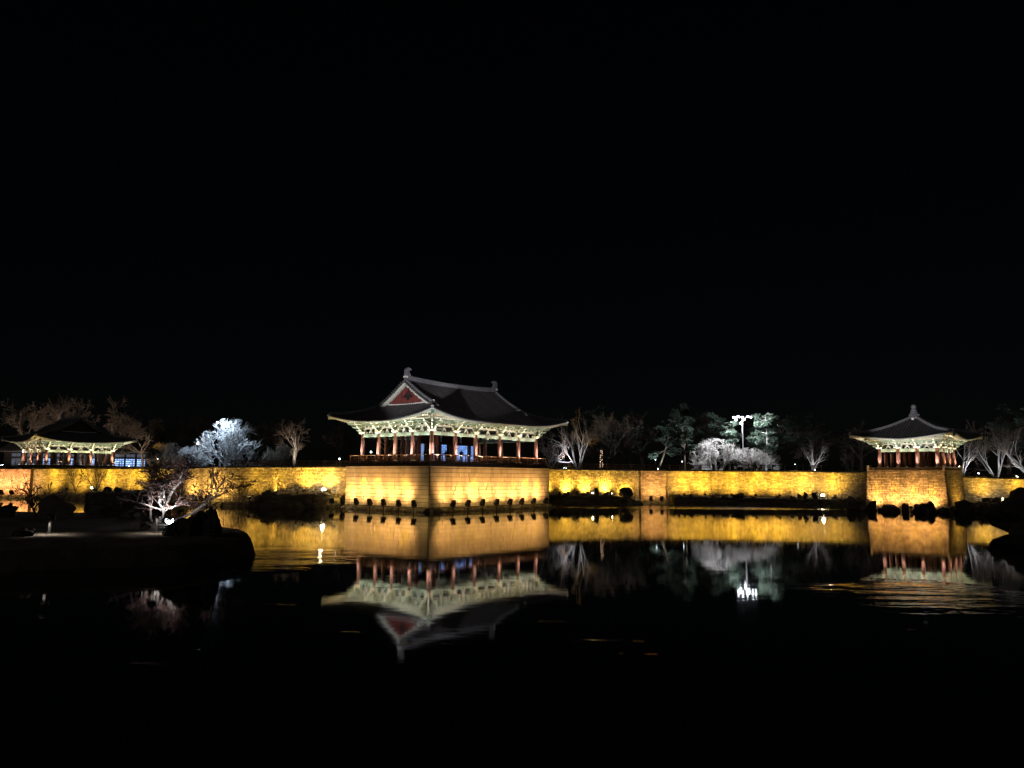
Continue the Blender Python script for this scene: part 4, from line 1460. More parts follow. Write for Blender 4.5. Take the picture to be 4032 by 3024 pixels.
# ---------------------------------------------------------------- banks along the wall foot
def bank(name, label, front, back, zt, seed, zend=None):
    """earth terrace: front and back are equal-length lists of xy, zt heights; stones face the front"""
    r = random.Random(seed)
    root = empty(name, (front[0][0], front[0][1], 0))
    tag(root, label, 'bank')
    ox, oy = front[0]
    # resample
    def res(P, n):
        P = [np.array(p, float) for p in P]
        L = [0]
        for a, b_ in zip(P, P[1:]): L.append(L[-1] + np.linalg.norm(b_ - a))
        return [np.array([np.interp(t * L[-1], L, [p[k] for p in P]) for k in range(len(P[0]))]) for t in np.linspace(0, 1, n)]
    n = 40
    Fp, Bp = res(front, n), res(back, n)
    Z = [np.interp(t, np.linspace(0, 1, len(zt)), zt) for t in np.linspace(0, 1, n)]
    V, Fc = [], []
    for i in range(n):
        f_, b_ = Fp[i], Bp[i]
        z = Z[i]
        w = [(f_, -.6, 0), (f_, z * .92, .35), (f_ * .75 + b_ * .25, z, 1), (f_ * .4 + b_ * .6, z + .08, 1), (b_, z + .05, .3)]
        for p, zz, am in w:
            zz += am * .12 * mnoise.noise(Vector((p[0] * .8, p[1] * .8, seed)))
            V.append((p[0] - ox, p[1] - oy, zz))
    m_ = 5
    for i in range(n - 1):
        for j in range(m_ - 1): Fc.append((i * m_ + j, (i + 1) * m_ + j, (i + 1) * m_ + j + 1, i * m_ + j + 1))
    link('earth', mesh_np('earth', V, [np.array(Fc)], M['soil'], smooth=True), root)
    # end cheeks
    mb = MB()
    for i in (0, n - 1): mb.add([V[i * m_ + j] for j in range(m_)] + [(Bp[i][0] - ox, Bp[i][1] - oy, -.6)], [tuple(range(6))])
    mb.build('end_face', M['soil'], root)
    # facing stones
    st = []
    P = [np.array(p, float) for p in Fp]
    for i in range(n - 1):
        pass
    for k in range(len(front) - 1):
        a, b_ = np.array(front[k], float), np.array(front[k + 1], float)
        L = np.linalg.norm(b_ - a)
        ang = math.atan2(*(b_ - a)[::-1])
        i0, i1 = k / (len(front) - 1), (k + 1) / (len(front) - 1)
        za = np.interp(i0, np.linspace(0, 1, len(zt)), zt) * .93
        zb_ = np.interp(i1, np.linspace(0, 1, len(zt)), zt) * .93
        st += lay_bricks(seed + k, (a[0] - ox, a[1] - oy), ang, L, za, zb_, .0, .3, .6, proud=.12, jit=.5)
    put_bricks(root, st, 'bank_stone', .05, 'facing_stone', 260)
    # dry grass tufts on top
    gr = np.random.default_rng(seed)
    N = 700
    t = gr.random(N) * (n - 1.001)
    ii = t.astype(int)
    fr = gr.random(N) ** 1.2
    Fa, Ba, Za = np.array(Fp), np.array(Bp), np.array(Z)
    pos = Fa[ii] * (1 - fr[:, None]) + Ba[ii] * fr[:, None]
    hgt = .12 + .3 * gr.random(N) ** 2
    ax = gr.random(N) * 6.28
    wv = .02 + .03 * gr.random(N)
    V = np.empty((N, 3, 3))
    V[:, 0] = np.c_[pos[:, 0] - np.cos(ax) * wv - ox, pos[:, 1] - np.sin(ax) * wv - oy, Za[ii] - .02]
    V[:, 1] = np.c_[pos[:, 0] + np.cos(ax) * wv - ox, pos[:, 1] + np.sin(ax) * wv - oy, Za[ii] - .02]
    V[:, 2] = np.c_[pos[:, 0] + (gr.random(N) - .5) * .2 - ox, pos[:, 1] + (gr.random(N) - .5) * .2 - oy, Za[ii] + hgt]
    o = link('dry_grass', mesh_np('dry_grass', V.reshape(-1, 3), [np.arange(N * 3).reshape(-1, 3)], M['dry_grass']), root)
    o['kind'] = 'stuff'
    return root


bank('earth_bank', 'dark stone-edged bank below the long golden wall, leaning bare trees on it', [(-57.3, 104.6), (-52, 103.3), (-45.2, 101.2)], [(-60, 118), (-53, 115.2), (-46.3, 106.2)], [1.6, 1.65, 1.7], 41)
bank('earth_bank', 'dark wedge-shaped bank with a sloping end before the wall beside the big podium', [(-33.6, 98.9), (-32.0, 98.2), (-28.3, 97.9), (-24.6, 97.6), (-21.4, 97.9)], [(-33.9, 100.9), (-31.6, 100.7), (-28, 100.4), (-24.4, 100.1), (-20.6, 99.9)], [.05, 1.7, 1.6, 1.95, 1.2], 42)
bank('earth_bank', 'straight dark bank of squared stones from the big podium, below the white bare trees', [(2.5, 109.3), (10, 111.3), (16.8, 113.6), (19.6, 115.6)], [(1.5, 113), (8, 115.2), (14.5, 117.5), (19.6, 119.2)], [1.5, 1.5, 1.45, .3], 43)
bank('earth_bank', 'longest low bank below the scalloped golden wall, ending at the small pavilion', [(24.2, 115.2), (30, 114.2), (38, 112.8), (44, 111.2), (48.6, 106.2)], [(24.2, 119.2), (31, 118.1), (39, 116.8), (46, 115.6), (53, 113.5)], [1.42, 1.35, 1.32, 1.3, 1.1], 44)
bank('earth_bank', 'dark rocky bank below the low wall beyond the small pavilion', [(60.4, 101.2), (66, 100.4), (74, 100.6), (86, 101)], [(61.4, 106), (67, 106.2), (76, 106.6), (90, 107.3)], [1.1, 1.25, 1.3, 1.3], 45)

rk = []
for i, (u, s) in enumerate(((-30.9, (2.3, .9, .75)), (-27.2, (.5, .5, .6)), (-26.1, (.7, .6, .5)), (-25.2, (1.2, .8, .45)), (-24.3, (1.0, .8, .6)), (-22.5, (.8, .6, .5)), (-21.6, (.6, .5, .5)))):
    rk.append(((u, 98.4 + (.3 if i % 2 else 0), 1.55 + (.25 if i > 2 and i < 6 else 0) - (.4 if i == 6 else 0)), s, '%s rock along the wedge-shaped bank, counted towards the big podium' % ORD[i], 'rocks on the wedge-shaped bank'))
for i, (x, s) in enumerate(((3.9, (1.7, 1.1, .9)), (7.0, (.7, .6, .8)), (8.0, (1.2, .9, .5)), (9.6, (.9, .8, .8)), (10.6, (1.5, .9, .5)), (12.5, (.8, .7, 1.5)), (13.9, (1.2, .7, .6)), (14.7, (.5, .5, .9)), (16.2, (.9, .7, .7)))):
    rk.append(((x, 110.5 + (x - 3) * .34, 1.42), s, '%s dark rock from the big podium on the squared stone bank' % ORD[i], 'rocks on the squared stone bank'))
rk.append(((16.9, 114.6, 1.2), (2.5, 1.5, 1.7), 'big square dark block at the end of the squared stone bank', None))
for i, (x, s) in enumerate(((24.9, (1.0, .8, .7)), (26.6, (1.6, .9, .8)), (29.8, (1.2, .8, .5)), (31.4, (2.4, 1.1, .8)), (33.2, (2.9, 1.2, 1.0)), (35.3, (1.0, .8, .4)), (38.6, (1.3, .8, .4)), (40.6, (1.1, .9, .6)), (41.6, (1.0, .9, 1.0)), (42.4, (1.3, 1.0, 1.6)), (43.8, (1.9, 1.2, 1.5)), (46.2, (1.4, .8, .6)))):
    rk.append(((x, 115.6 - (x - 24) * .2, 1.3), s, '%s dark rock from the projecting bay along the long low bank' % ORD[i], 'rocks on the long low bank'))
for i, (x, y, z, s) in enumerate(((46.6, 106.6, .9, (1.1, .9, .9)), (47.3, 105.4, .8, (.9, .8, .9)), (48.2, 104.6, .7, (.6, .6, 1.7)), (47.6, 103.4, .2, (1.2, 1.0, .9)), (46.7, 100.9, 0, (1.3, 1.2, 1.35)), (48.6, 99.6, 0, (2.2, 1.2, .9)), (49.9, 98.4, 0, (.9, .8, 1.15)), (51.2, 97.0, 0, (2.3, 1.2, 1.2)), (52.1, 96.6, .1, (1.1, .9, 1.35)), (53.2, 95.6, 0, (1.2, 1.0, .8)), (54.9, 94.6, 0, (2.4, 1.4, 1.7)), (56.6, 94.4, 0, (2.0, 1.4, 1.5)), (58.2, 95.6, 0, (1.6, 1.3, 1.4)), (60.0, 96.6, 0, (2.0, 1.4, 1.3)), (62.0, 97.0, 0, (2.6, 1.8, 1.1)))):
    rk.append(((x, y, z), s, '%s rock in the row along the foot of the tan podium' % ORD[i], 'rocks at the foot of the tan podium'))
for i, (x, y, z, s) in enumerate(((46.2, 102.2, -.1, (1.2, 1.0, .9)), (47.8, 100.4, -.1, (1.1, .9, .7)), (49.3, 99.3, -.1, (1.0, .8, .8)), (50.5, 97.7, -.1, (1.1, .9, .7)), (51.7, 96.7, -.1, (.9, .8, 1.3)), (52.6, 95.9, -.1, (1.0, .9, .7)), (53.9, 95.0, -.1, (1.2, 1.0, 1.2)), (55.8, 94.2, -.1, (1.2, 1.0, 1.2)), (57.4, 94.9, -.1, (1.2, 1.0, 1.1)), (59.1, 96.0, -.1, (1.2, 1.0, 1.2)), (61.0, 96.6, -.1, (1.3, 1.0, 1.0)))):
    rk.append(((x, y, z), s, '%s of the lower filler stones between rocks at the tan podium foot' % ORD[i], 'filler stones at the tan podium'))
for i, (x, y, z, s) in enumerate(((62.6, 102.4, 1.2, (1.6, .8, .7)), (63.9, 102.4, 1.2, (1.4, .9, .8)), (65.3, 102.6, 1.2, (1.0, .8, .5)), (68.0, 102.8, 1.2, (1.8, 1.0, .9)), (70.4, 103, 1.2, (1.4, .9, .6)))):
    rk.append(((x, y, z), s, '%s rock from the tan podium on the bank below the low wall' % ORD[i], 'rocks below the low wall'))
for i, (x, y, z, s) in enumerate(((-55.6, 107, 1.55, (1.8, 1.2, 1.3)), (-53.8, 106.4, 1.55, (1.9, 1.2, 1.2)), (-50.6, 105.6, 1.6, (1.0, .8, .6)), (-48.6, 104.8, 1.6, (1.6, 1.1, 1.3)), (-46.1, 103.0, 1.5, (2.6, 1.6, 2.6)))):
    rk.append(((x, y, z), s, '%s dark rock along the bank with leaning trees, counted towards the big podium' % ORD[i], 'rocks on the bank with leaning trees'))
for i, (loc, s, lab, grp) in enumerate(rk):
    sc_ = .62 if ('long low' in lab or 'leaning trees' in lab) else (.8 if 'squared stone bank' in lab and 'big square' not in lab else .85)
    if 'row along the foot' in lab: sc_ = 1.0
    rock(lab, loc, (s[0] * sc_, s[1] * sc_, s[2] * sc_), 60 + i, 'pale_rock' if ('third rock from the tan' in lab or 'first dark rock along' in lab and False) else 'rock', rnd.uniform(-.4, .4), 3, .5, grp)
rock('pale boulder lit from behind at the tail of the wedge-shaped bank', (-29.5, 98.5, 1.55), (.7, .6, .6), 131, 'pale_rock')
rock('pale lamplit boulder below the low wall beyond the small pavilion', (64.6, 103.3, 1.2), (1.3, .7, .7), 132, 'pale_rock')


# ---------------------------------------------------------------- trees
def unit_rows(v): return v / np.maximum(np.linalg.norm(v, axis=-1, keepdims=True), 1e-9)


def grow(seed, starts, levels):
    """starts: (pos, dir, length, radius) arrays; returns one (points, radii) pair per level"""
    g = np.random.default_rng(seed)
    pos, dr, ln, rd = [np.asarray(x, float) for x in starts]
    out = []
    for li, lv in enumerate(levels):
        n, ns = len(pos), lv['nseg']
        P = np.empty((n, ns + 1, 3))
        D = np.empty((n, ns + 1, 3))
        P[:, 0], D[:, 0] = pos, dr
        d = dr.copy()
        for k in range(ns):
            d = unit_rows(d + g.normal(0, lv['wob'], (n, 3)) + np.array((0, 0, lv.get('up', 0))))
            P[:, k + 1] = P[:, k] + d * (ln / ns)[:, None]
            D[:, k + 1] = d
        tp = np.linspace(1, lv.get('taper', .45), ns + 1)
        RD = rd[:, None] * tp[None]
        out.append((P, RD, lv.get('sides', 4)))
        if li + 1 == len(levels): break
        kc = lv['kids']
        t = g.uniform(lv.get('from', .3), 1, (n, kc))
        t[:, 0] = 1.0
        x = t * ns
        i = np.minimum(x.astype(int), ns - 1)
        fr = x - i
        ar = np.arange(n)[:, None]
        cp = P[ar, i] * (1 - fr[..., None]) + P[ar, i + 1] * fr[..., None]
        cdv = D[ar, i + 1]
        an = g.uniform(*lv['ang'], (n, kc))
        rv = unit_rows(np.cross(cdv, g.normal(0, 1, (n, kc, 3))))
        cdir = unit_rows(cdv * np.cos(an)[..., None] + rv * np.sin(an)[..., None])
        if lv.get('flat'): cdir[..., 2] = cdir[..., 2] * lv['flat']; cdir = unit_rows(cdir)
        cl = ln[:, None] * lv['lenr'] * g.uniform(.65, 1.15, (n, kc)) * (1.15 - .35 * t)
        cr = np.maximum(rd[:, None] * (1 - (1 - lv.get('taper', .45)) * t) * lv['radr'], lv.get('minr', .012))
        pos, dr, ln, rd = cp.reshape(-1, 3), cdir.reshape(-1, 3), cl.reshape(-1), cr.reshape(-1)
    return out


def tube_np(P, RD, m):
    n, k, _ = P.shape
    T = np.gradient(P, axis=1)
    T = unit_rows(T)
    ref = np.where(np.abs(T[..., 2:3]) > .85, np.array((1., 0, 0)), np.array((0, 0, 1.)))
    A = unit_rows(np.cross(T, ref))
    B_ = np.cross(T, A)
    th = np.arange(m) * 2 * np.pi / m
    V = P[:, :, None] + RD[:, :, None, None] * (A[:, :, None] * np.cos(th)[None, None, :, None] + B_[:, :, None] * np.sin(th)[None, None, :, None])
    base = (np.arange(n) * k * m)[:, None, None] + (np.arange(k - 1) * m)[None, :, None]
    j = np.arange(m)[None, None]
    j2 = (j + 1) % m
    F_ = np.stack([base + j, base + j2, base + m + j2, base + m + j], -1).reshape(-1, 4)
    return V.reshape(-1, 3), F_


def levels_mesh(name, lv, mat, smooth=True):
    Vs, Fs, off = [], [], 0
    for P, RD, m in lv:
        V, F_ = tube_np(P, RD, m)
        Vs.append(V)
        Fs.append(F_ + off)
        off += len(V)
    return mesh_np(name, np.concatenate(Vs), [np.concatenate(Fs)], mat, smooth=smooth)


def stems(seed, n, lo, hi, L, r, spread=.15, z0=-.2):
    g = np.random.default_rng(seed + 99)
    az = np.arange(n) * 2 * np.pi / n + g.uniform(-.4, .4, n)
    el = R(90) - g.uniform(R(lo), R(hi), n)
    d = np.c_[np.cos(az) * np.cos(el), np.sin(az) * np.cos(el), np.sin(el)]
    p = np.c_[np.cos(az) * spread, np.sin(az) * spread, np.full(n, z0)]
    return p, d, L * g.uniform(.8, 1.1, n), r * g.uniform(.75, 1.1, n)


def tree_meshes(kind, seed):
    if kind == 'dome':          # rounded many-stemmed tree, very twiggy
        lv = grow(seed, stems(seed, 12, 6, 74, 3.4, .065), [dict(nseg=5, wob=.1, up=.03, kids=7, ang=(R(20), R(50)), lenr=.6, radr=.62, sides=6, **{'from': .3}),
             dict(nseg=4, wob=.13, up=.02, kids=6, ang=(R(20), R(50)), lenr=.6, radr=.62, minr=.03, sides=4), dict(nseg=3, wob=.15, up=.02, kids=6, ang=(R(20), R(52)), lenr=.6, radr=.65, minr=.024, sides=3), dict(nseg=3, wob=.15, up=.03, sides=3)])
        tip = np.concatenate([P[:, -1] for P, _, _ in lv[1:]])
        rw, hz = np.percentile(np.hypot(tip[:, 0], tip[:, 1]), 86), np.percentile(tip[:, 2], 93)
        keep = []
        for P, RD, m in lv[1:]:
            e = P[:, -1]
            q_ = np.hypot(e[:, 0], e[:, 1]) ** 2 / rw ** 2 + np.clip(e[:, 2] - hz * .3, 0, None) ** 2 / (hz * .7) ** 2
            ok = q_ < 1.0 + .06 * np.sin(np.arctan2(e[:, 1], e[:, 0]) * 5)
            keep.append((P[ok], RD[ok], m))
        return lv[:1], keep
    if kind == 'vase':          # tall park tree, single trunk
        lv = grow(seed, stems(seed, 1, 2, 6, 3.8, .3, 0), [dict(nseg=5, wob=.07, up=.05, kids=7, ang=(R(20), R(56)), lenr=1.2, radr=.62, sides=8, taper=.7, **{'from': .5}),
             dict(nseg=7, wob=.16, up=.06, kids=7, ang=(R(20), R(52)), lenr=.5, radr=.58, sides=5), dict(nseg=4, wob=.18, up=.05, kids=6, ang=(R(20), R(50)), lenr=.6, radr=.58, minr=.03, sides=4),
             dict(nseg=3, wob=.17, up=.03, kids=6, ang=(R(20), R(52)), lenr=.6, radr=.62, minr=.022, sides=3), dict(nseg=2, wob=.17, up=.02, sides=3)])
        return lv[:2], lv[2:]
    if kind == 'fork':          # bare tree with a few strong upright forks
        lv = grow(seed, stems(seed, 4, 14, 46, 4.2, .13, .1), [dict(nseg=7, wob=.12, up=.05, kids=6, ang=(R(20), R(50)), lenr=.62, radr=.62, sides=7, **{'from': .28}),
             dict(nseg=5, wob=.15, up=.05, kids=6, ang=(R(20), R(48)), lenr=.58, radr=.58, sides=5), dict(nseg=4, wob=.16, up=.04, kids=5, ang=(R(20), R(50)), lenr=.62, radr=.55, minr=.014, sides=3), dict(nseg=3, wob=.17, up=.03, sides=3)])
        return lv[:2], lv[2:]
    if kind in ('plum', 'lit_plum'):          # low crooked spreading tree
        if kind == 'plum': st_ = stems(seed, 4, 25, 62, 2.3, .085, .06)
        else: st_ = (np.array([(0, 0, -.2), (.05, 0, -.2), (.1, .02, -.2), (.02, .1, -.2), (.08, -.05, -.2)]), unit_rows(np.array([(.55, -.05, .83), (.72, .05, .62), (.2, .1, .98), (-.45, .1, .8), (.4, -.3, .85)])), np.array((2.3, 2.6, 2.1, 1.9, 1.9)), np.array((.085, .065, .06, .05, .045)))
        lv = grow(seed, st_, [dict(nseg=8, wob=.17, up=.01, kids=6, ang=(R(25), R(62)), lenr=.56, radr=.7, sides=6, taper=.45, **{'from': .3}),
             dict(nseg=5, wob=.24, up=.03, kids=6, ang=(R(25), R(62)), lenr=.62, radr=.68, minr=.022, sides=5), dict(nseg=4, wob=.26, up=.03, kids=6, ang=(R(25), R(60)), lenr=.66, radr=.7, minr=.015, sides=4), dict(nseg=4, wob=.25, up=.03, sides=3)])
        return lv[:2], lv[2:]
    if kind == 'shrub':         # bare bush of many rods
        lv = grow(seed, stems(seed, 24, 4, 48, 1.7, .026, .5), [dict(nseg=4, wob=.1, up=.04, kids=6, ang=(R(12), R(40)), lenr=.6, radr=.7, sides=4, **{'from': .2}),
             dict(nseg=3, wob=.14, up=.04, kids=4, ang=(R(15), R(45)), lenr=.55, radr=.7, minr=.012, sides=3), dict(nseg=2, wob=.15, sides=3)])
        return lv[:1], lv[1:]


_tm, _ext = {}, {}


def bare_tree(label, kind, seed, loc, scale, rz=0, bark='bark', twig='twig', name='bare_tree', group=None, lean=(0, 0), cat='tree'):
    k = (kind, seed)
    if k not in _tm:
        a, b_ = tree_meshes(kind, seed)
        _tm[k] = (levels_mesh('trunk', a, M['bark']), levels_mesh('crown', b_, M['twig'], False))
    root = empty(name, loc)
    root.rotation_euler = (lean[0], lean[1], rz)
    if k not in _ext:
        co = np.empty(len(_tm[k][1].vertices) * 3, np.float32)
        _tm[k][1].vertices.foreach_get('co', co)
        co = co.reshape(-1, 3)
        _ext[k] = (np.percentile(co[:, 0], 99) - np.percentile(co[:, 0], 1), np.percentile(co[:, 1], 99) - np.percentile(co[:, 1], 1), np.percentile(co[:, 2], 99.7))
    ex = _ext[k]
    w_, h_ = scale          # wanted spread and height in metres
    root.scale = (w_ / ((ex[0] + ex[1]) / 2), w_ / ((ex[0] + ex[1]) / 2), h_ / ex[2])
    tag(root, label, cat, group)
    for nm, me, mk in (('trunk', _tm[k][0], bark), ('crown', _tm[k][1], twig)):
        o = link(nm, me, root)
        o.material_slots[0].link = 'OBJECT'
        o.material_slots[0].material = M[mk]
    return root


def needles(seed, centres, sizes, per, ln=.24):
    g = np.random.default_rng(seed)
    n = len(centres)
    c = np.repeat(np.asarray(centres), per, 0)
    s = np.repeat(np.asarray(sizes), per, 0)
    q_ = unit_rows(g.normal(0, 1, (n * per, 3))) * (g.random((n * per, 1)) ** .45)
    p = c + q_ * s
    d = unit_rows(q_ * (1, 1, .5) + g.normal(0, .45, (n * per, 3)) + np.array((0, 0, .45)))
    sd = unit_rows(np.cross(d, g.normal(0, 1, (n * per, 3))))
    L = ln * g.uniform(.6, 1.3, (n * per, 1))
    V = np.stack([p - sd * .05, p + sd * .05, p + d * L + sd * .035, p + d * L - sd * .035], 1).reshape(-1, 3)
    return V, np.arange(n * per * 4).reshape(-1, 4)


def pine(label, seed, loc, H, lean, rz, bark='bark', from_=.35, width=1.0, per=70, group=None, trunkr=.17):
    g = np.random.default_rng(seed)
    root = empty('pine_tree', loc, rz)
    tag(root, label, 'tree', group)
    ns = 9
    P = np.zeros((1, ns + 1, 3))
    x = 0.0
    for k in range(ns + 1):
        t = k / ns
        P[0, k] = (lean[0] * t + .35 * math.sin(t * 5 + seed) * t, lean[1] * t + .25 * math.cos(t * 4 + seed) * t, H * t - .2)
    rd = trunkr * (1 - .72 * np.linspace(0, 1, ns + 1))[None]
    nb = 15
    t = np.linspace(from_, .98, nb)
    bp = np.array([[np.interp(tt * ns, np.arange(ns + 1), P[0, :, c]) for c in range(3)] for tt in t])
    az = np.cumsum(g.uniform(1.7, 3.1, nb))
    bl = width * H * .30 * (1.1 - .55 * (t - from_) / (1 - from_)) * g.uniform(.65, 1.2, nb)
    bd = unit_rows(np.c_[np.cos(az), np.sin(az), g.uniform(-.12, .35, nb)])
    lv = grow(seed, (bp, bd, bl, np.full(nb, trunkr * .42)), [dict(nseg=5, wob=.17, up=.04, kids=5, ang=(R(20), R(55)), lenr=.42, radr=.6, sides=5, flat=.5, **{'from': .35}), dict(nseg=3, wob=.18, up=.1, sides=3)])
    link('trunk', levels_mesh('trunk', [(P, rd, 8)], M[bark]), root)
    link('branches', levels_mesh('branches', lv, M[bark]), root).name = 'limb'
    tips = np.concatenate([lv[1][0][:, -1], lv[1][0][:, 2], lv[0][0][:, -1]])
    tips = np.concatenate([tips, P[:, -1]])
    sz = np.c_[g.uniform(.38, .72, len(tips)), g.uniform(.38, .72, len(tips)), g.uniform(.14, .26, len(tips))] * (H / 9) ** .5
    V, F_ = needles(seed, tips, sz, per)
    link('crown', mesh_np('crown', V, [F_], M['needle']), root)
    return root


# lamp-lit trees on the terrace behind the walls
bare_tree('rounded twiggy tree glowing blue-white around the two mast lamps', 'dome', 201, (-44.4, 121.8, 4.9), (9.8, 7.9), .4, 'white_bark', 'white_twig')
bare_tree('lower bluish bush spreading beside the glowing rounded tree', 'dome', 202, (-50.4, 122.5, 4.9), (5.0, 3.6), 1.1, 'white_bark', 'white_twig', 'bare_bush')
bare_tree('dim grey-blue bush behind the shore shrubs, short of the glowing tree', 'dome', 202, (-55.6, 124, 4.9), (5.6, 4.3), 2.6, 'bark', 'twig', 'bare_bush')
bare_tree('dim blue bush between the glowing tree and the brown trunk', 'dome', 203, (-37.4, 124, 4.9), (4.6, 4.0), .2, 'bark', 'twig', 'bare_bush')
bare_tree('tall brown tree with pale lower limbs standing short of the biggest pavilion', 'vase', 211, (-37.4, 133, 5.1), (5.6, 8.6), .9, 'white_bark', 'twig')
bare_tree('faint dark tree behind the eave tip of the biggest pavilion', 'vase', 212, (-31.0, 140, 5.1), (5.0, 9.4), 2.0, 'dark_bark', 'dark_twig')
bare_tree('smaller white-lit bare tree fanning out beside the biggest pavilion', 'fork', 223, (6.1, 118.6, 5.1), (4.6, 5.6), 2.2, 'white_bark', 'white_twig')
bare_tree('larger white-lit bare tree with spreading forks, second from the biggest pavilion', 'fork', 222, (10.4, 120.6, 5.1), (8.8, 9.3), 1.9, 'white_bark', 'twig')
bare_tree('dim brown tree behind the larger white-lit bare tree', 'vase', 213, (16.5, 127, 5.2), (6.5, 9.3), .5, 'dark_bark', 'twig')
bare_tree('dense pale bush glowing below the tall lamp mast, nearer the projecting bay', 'dome', 204, (33.6, 127.2, 5.1), (8.8, 5.4), .7, 'white_bark', 'white_twig', 'bare_bush')
bare_tree('dense grey bush below the lamp mast, touching the pale pine', 'dome', 203, (38.9, 123.6, 5.1), (6.8, 3.9), 2.2, 'bark', 'white_twig', 'bare_bush')
bare_tree('small leaning bare bush at the edge of the dense pale bush', 'shrub', 231, (30.2, 123.4, 5.1), (3.0, 2.7), .2, 'white_bark', 'white_twig', 'bare_bush')
bare_tree('pair of pale trunks with dark twigs beyond the pale pine', 'fork', 223, (49.6, 127, 5.2), (4.6, 6.6), 1.1, 'white_bark', 'dark_twig')
bare_tree('small faint bluish bare tree just short of the small pavilion', 'fork', 224, (53.7, 122.5, 5.1), (3.3, 4.4), .1, 'dark_bark', 'dark_twig')
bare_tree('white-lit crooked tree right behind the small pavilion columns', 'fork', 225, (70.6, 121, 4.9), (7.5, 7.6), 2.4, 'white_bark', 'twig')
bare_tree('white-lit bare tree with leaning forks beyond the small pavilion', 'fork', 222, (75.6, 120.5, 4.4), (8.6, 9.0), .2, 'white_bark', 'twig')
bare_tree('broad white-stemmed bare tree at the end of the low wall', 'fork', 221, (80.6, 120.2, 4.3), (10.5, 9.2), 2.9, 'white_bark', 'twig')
bare_tree('big brown tree behind the far pavilion with curving lower limbs', 'vase', 214, (-106.5, 168, 5.4), (11.5, 15.2), .3, 'bark', 'twig')
bare_tree('brown tree crown seen over the ridge of the far pavilion', 'vase', 211, (-98.0, 171, 5.4), (10.0, 15.8), 2.5, 'bark', 'twig')
bare_tree('brown tree behind the sloping roof of the far pavilion', 'vase', 212, (-88.5, 169, 5.4), (10.5, 15.4), 1.2, 'bark', 'twig')
bare_tree('lower brown tree past the eave tip of the far pavilion', 'vase', 213, (-79.6, 167, 5.4), (7.0, 10.8), 2.9, 'bark', 'twig')
bare_tree('faint brown tree standing between the lower brown tree and the glowing tree', 'vase', 214, (-70.5, 158, 5.3), (7.0, 10.2), 1.7, 'dark_bark', 'dark_twig')
bare_tree('dim tree behind the dim grey-blue bush', 'vase', 212, (-60.5, 150, 5.3), (6.5, 8.6), .7, 'dark_bark', 'dark_twig')
for i, (x, y, w, h, sd) in enumerate(((-24.5, 150, 8, 10.5, 213), (-16, 155, 9, 11, 214), (19.5, 148, 8, 10.5, 211), (26.0, 152, 9, 12, 212), (38.5, 150, 9, 11.5, 213), (47.5, 146, 8, 10.5, 214), (58.5, 150, 9, 10, 211), (66.0, 146, 8, 10, 212), (-66, 163, 9, 11, 211), (-52, 158, 9, 10, 213), (90.0, 140, 9, 11, 214))):
    bare_tree(['dim bare tree seen past the eave of the biggest pavilion on the gable side', 'dim bare tree hidden mostly by the biggest pavilion roof', 'dim bare tree between the white-lit trees and the leaning pine', 'dim tall bare tree behind the slim pine', 'dim bare tree right behind the lamp mast', 'dim bare tree behind the pale trunks', 'dim bare tree over the iron fence, before the small pavilion', 'dim bare tree behind the small pavilion roof', 'dim bare tree in the gap past the lower brown tree', 'dim bare tree over the dim grey-blue bush', 'dim bare tree behind the broad dark pine'][i], 'vase', sd, (x, y, 5.2), (w, h), i * 1.1, 'bark', 'twig', 'bare_tree', 'dim tree line behind the walls')
for i, (x, y, s) in enumerate(((-53.2, 119.6, 2.3), (-49.6, 113.6, 2.5), (-47.2, 110.4, 2.2), (-44.0, 108.2, 1.7), (-55.8, 121.2, 2.0))):
    bare_tree(['low brown shrub on the wall top above the pink face', 'brown shrub rising beside the pink wall face', 'brown shrub at the bend of the bright wall top', 'smallest brown shrub on the bright wall top', 'brown shrub on the long golden wall top'][i], 'shrub', 231 + i % 2, (x, y, 4.75), (s * 1.7, s), i * 1.3, 'bark', 'twig', 'bare_shrub', None, (0, 0), 'shrub')
for i, (x, y, s) in enumerate(((-88.0, 133.6, .9), (-84.5, 132.8, .8), (-80.5, 131.2, .75), (-76.5, 130.2, .8), (-72.5, 128.8, .75), (-68, 127, .8), (-63.5, 125, .7))):
    bare_tree('%s low dark shrub of the row before the far pavilion, from the shore end' % ORD[i], 'shrub', 231 + i % 2, (x, y, 4.7), (s * 4.2, s * 1.25), i * .9, 'dark_bark', 'dark_twig', 'bare_shrub', 'shrubs before the far pavilion', (0, 0), 'shrub')

# pines
pine('pale lamp-lit pine with layered pads beside the tall lamp mast', 301, (41.9, 127.0, 5.1), 9.4, (.2, 0), .4, 'white_bark', .3, 1.0, 95)
pine('leaning pine with a bright trunk, first pine from the larger bare tree', 302, (24.6, 130, 5.2), 8.8, (3.0, .5), 0, 'bark', .42, .85, 70)
pine('slim pine with a straight pale trunk behind the fence', 303, (28.7, 128, 5.2), 8.2, (-.3, .2), 1.2, 'bark', .35, .8, 70)
pine('twin-trunk looking pine rising behind the pale bush with dark top', 304, (35.6, 135.5, 5.2), 9.6, (-1.2, .5), 2.2, 'bark', .38, .8, 70)
pine('short pine with a lit upright spray between pale bush and mast', 305, (36.2, 128.6, 5.1), 8.2, (-.4, .2), 2.9, 'bark', .4, .7, 80)
pine('dark pine behind the lamp mast', 306, (44.8, 138, 5.2), 9.8, (.6, 0), .9, 'dark_bark', .4, .8, 60)
pine('dark pine among low trunks, second behind the fence', 307, (20.6, 133, 5.2), 8.0, (.8, 0), 2.0, 'bark', .4, 1.0, 60)
pine('broad dark pine over the bare trees past the small pavilion', 308, (84.6, 127, 4.6), 11.2, (-1.0, 0), 1.0, 'dark_bark', .55, 1.1, 80)
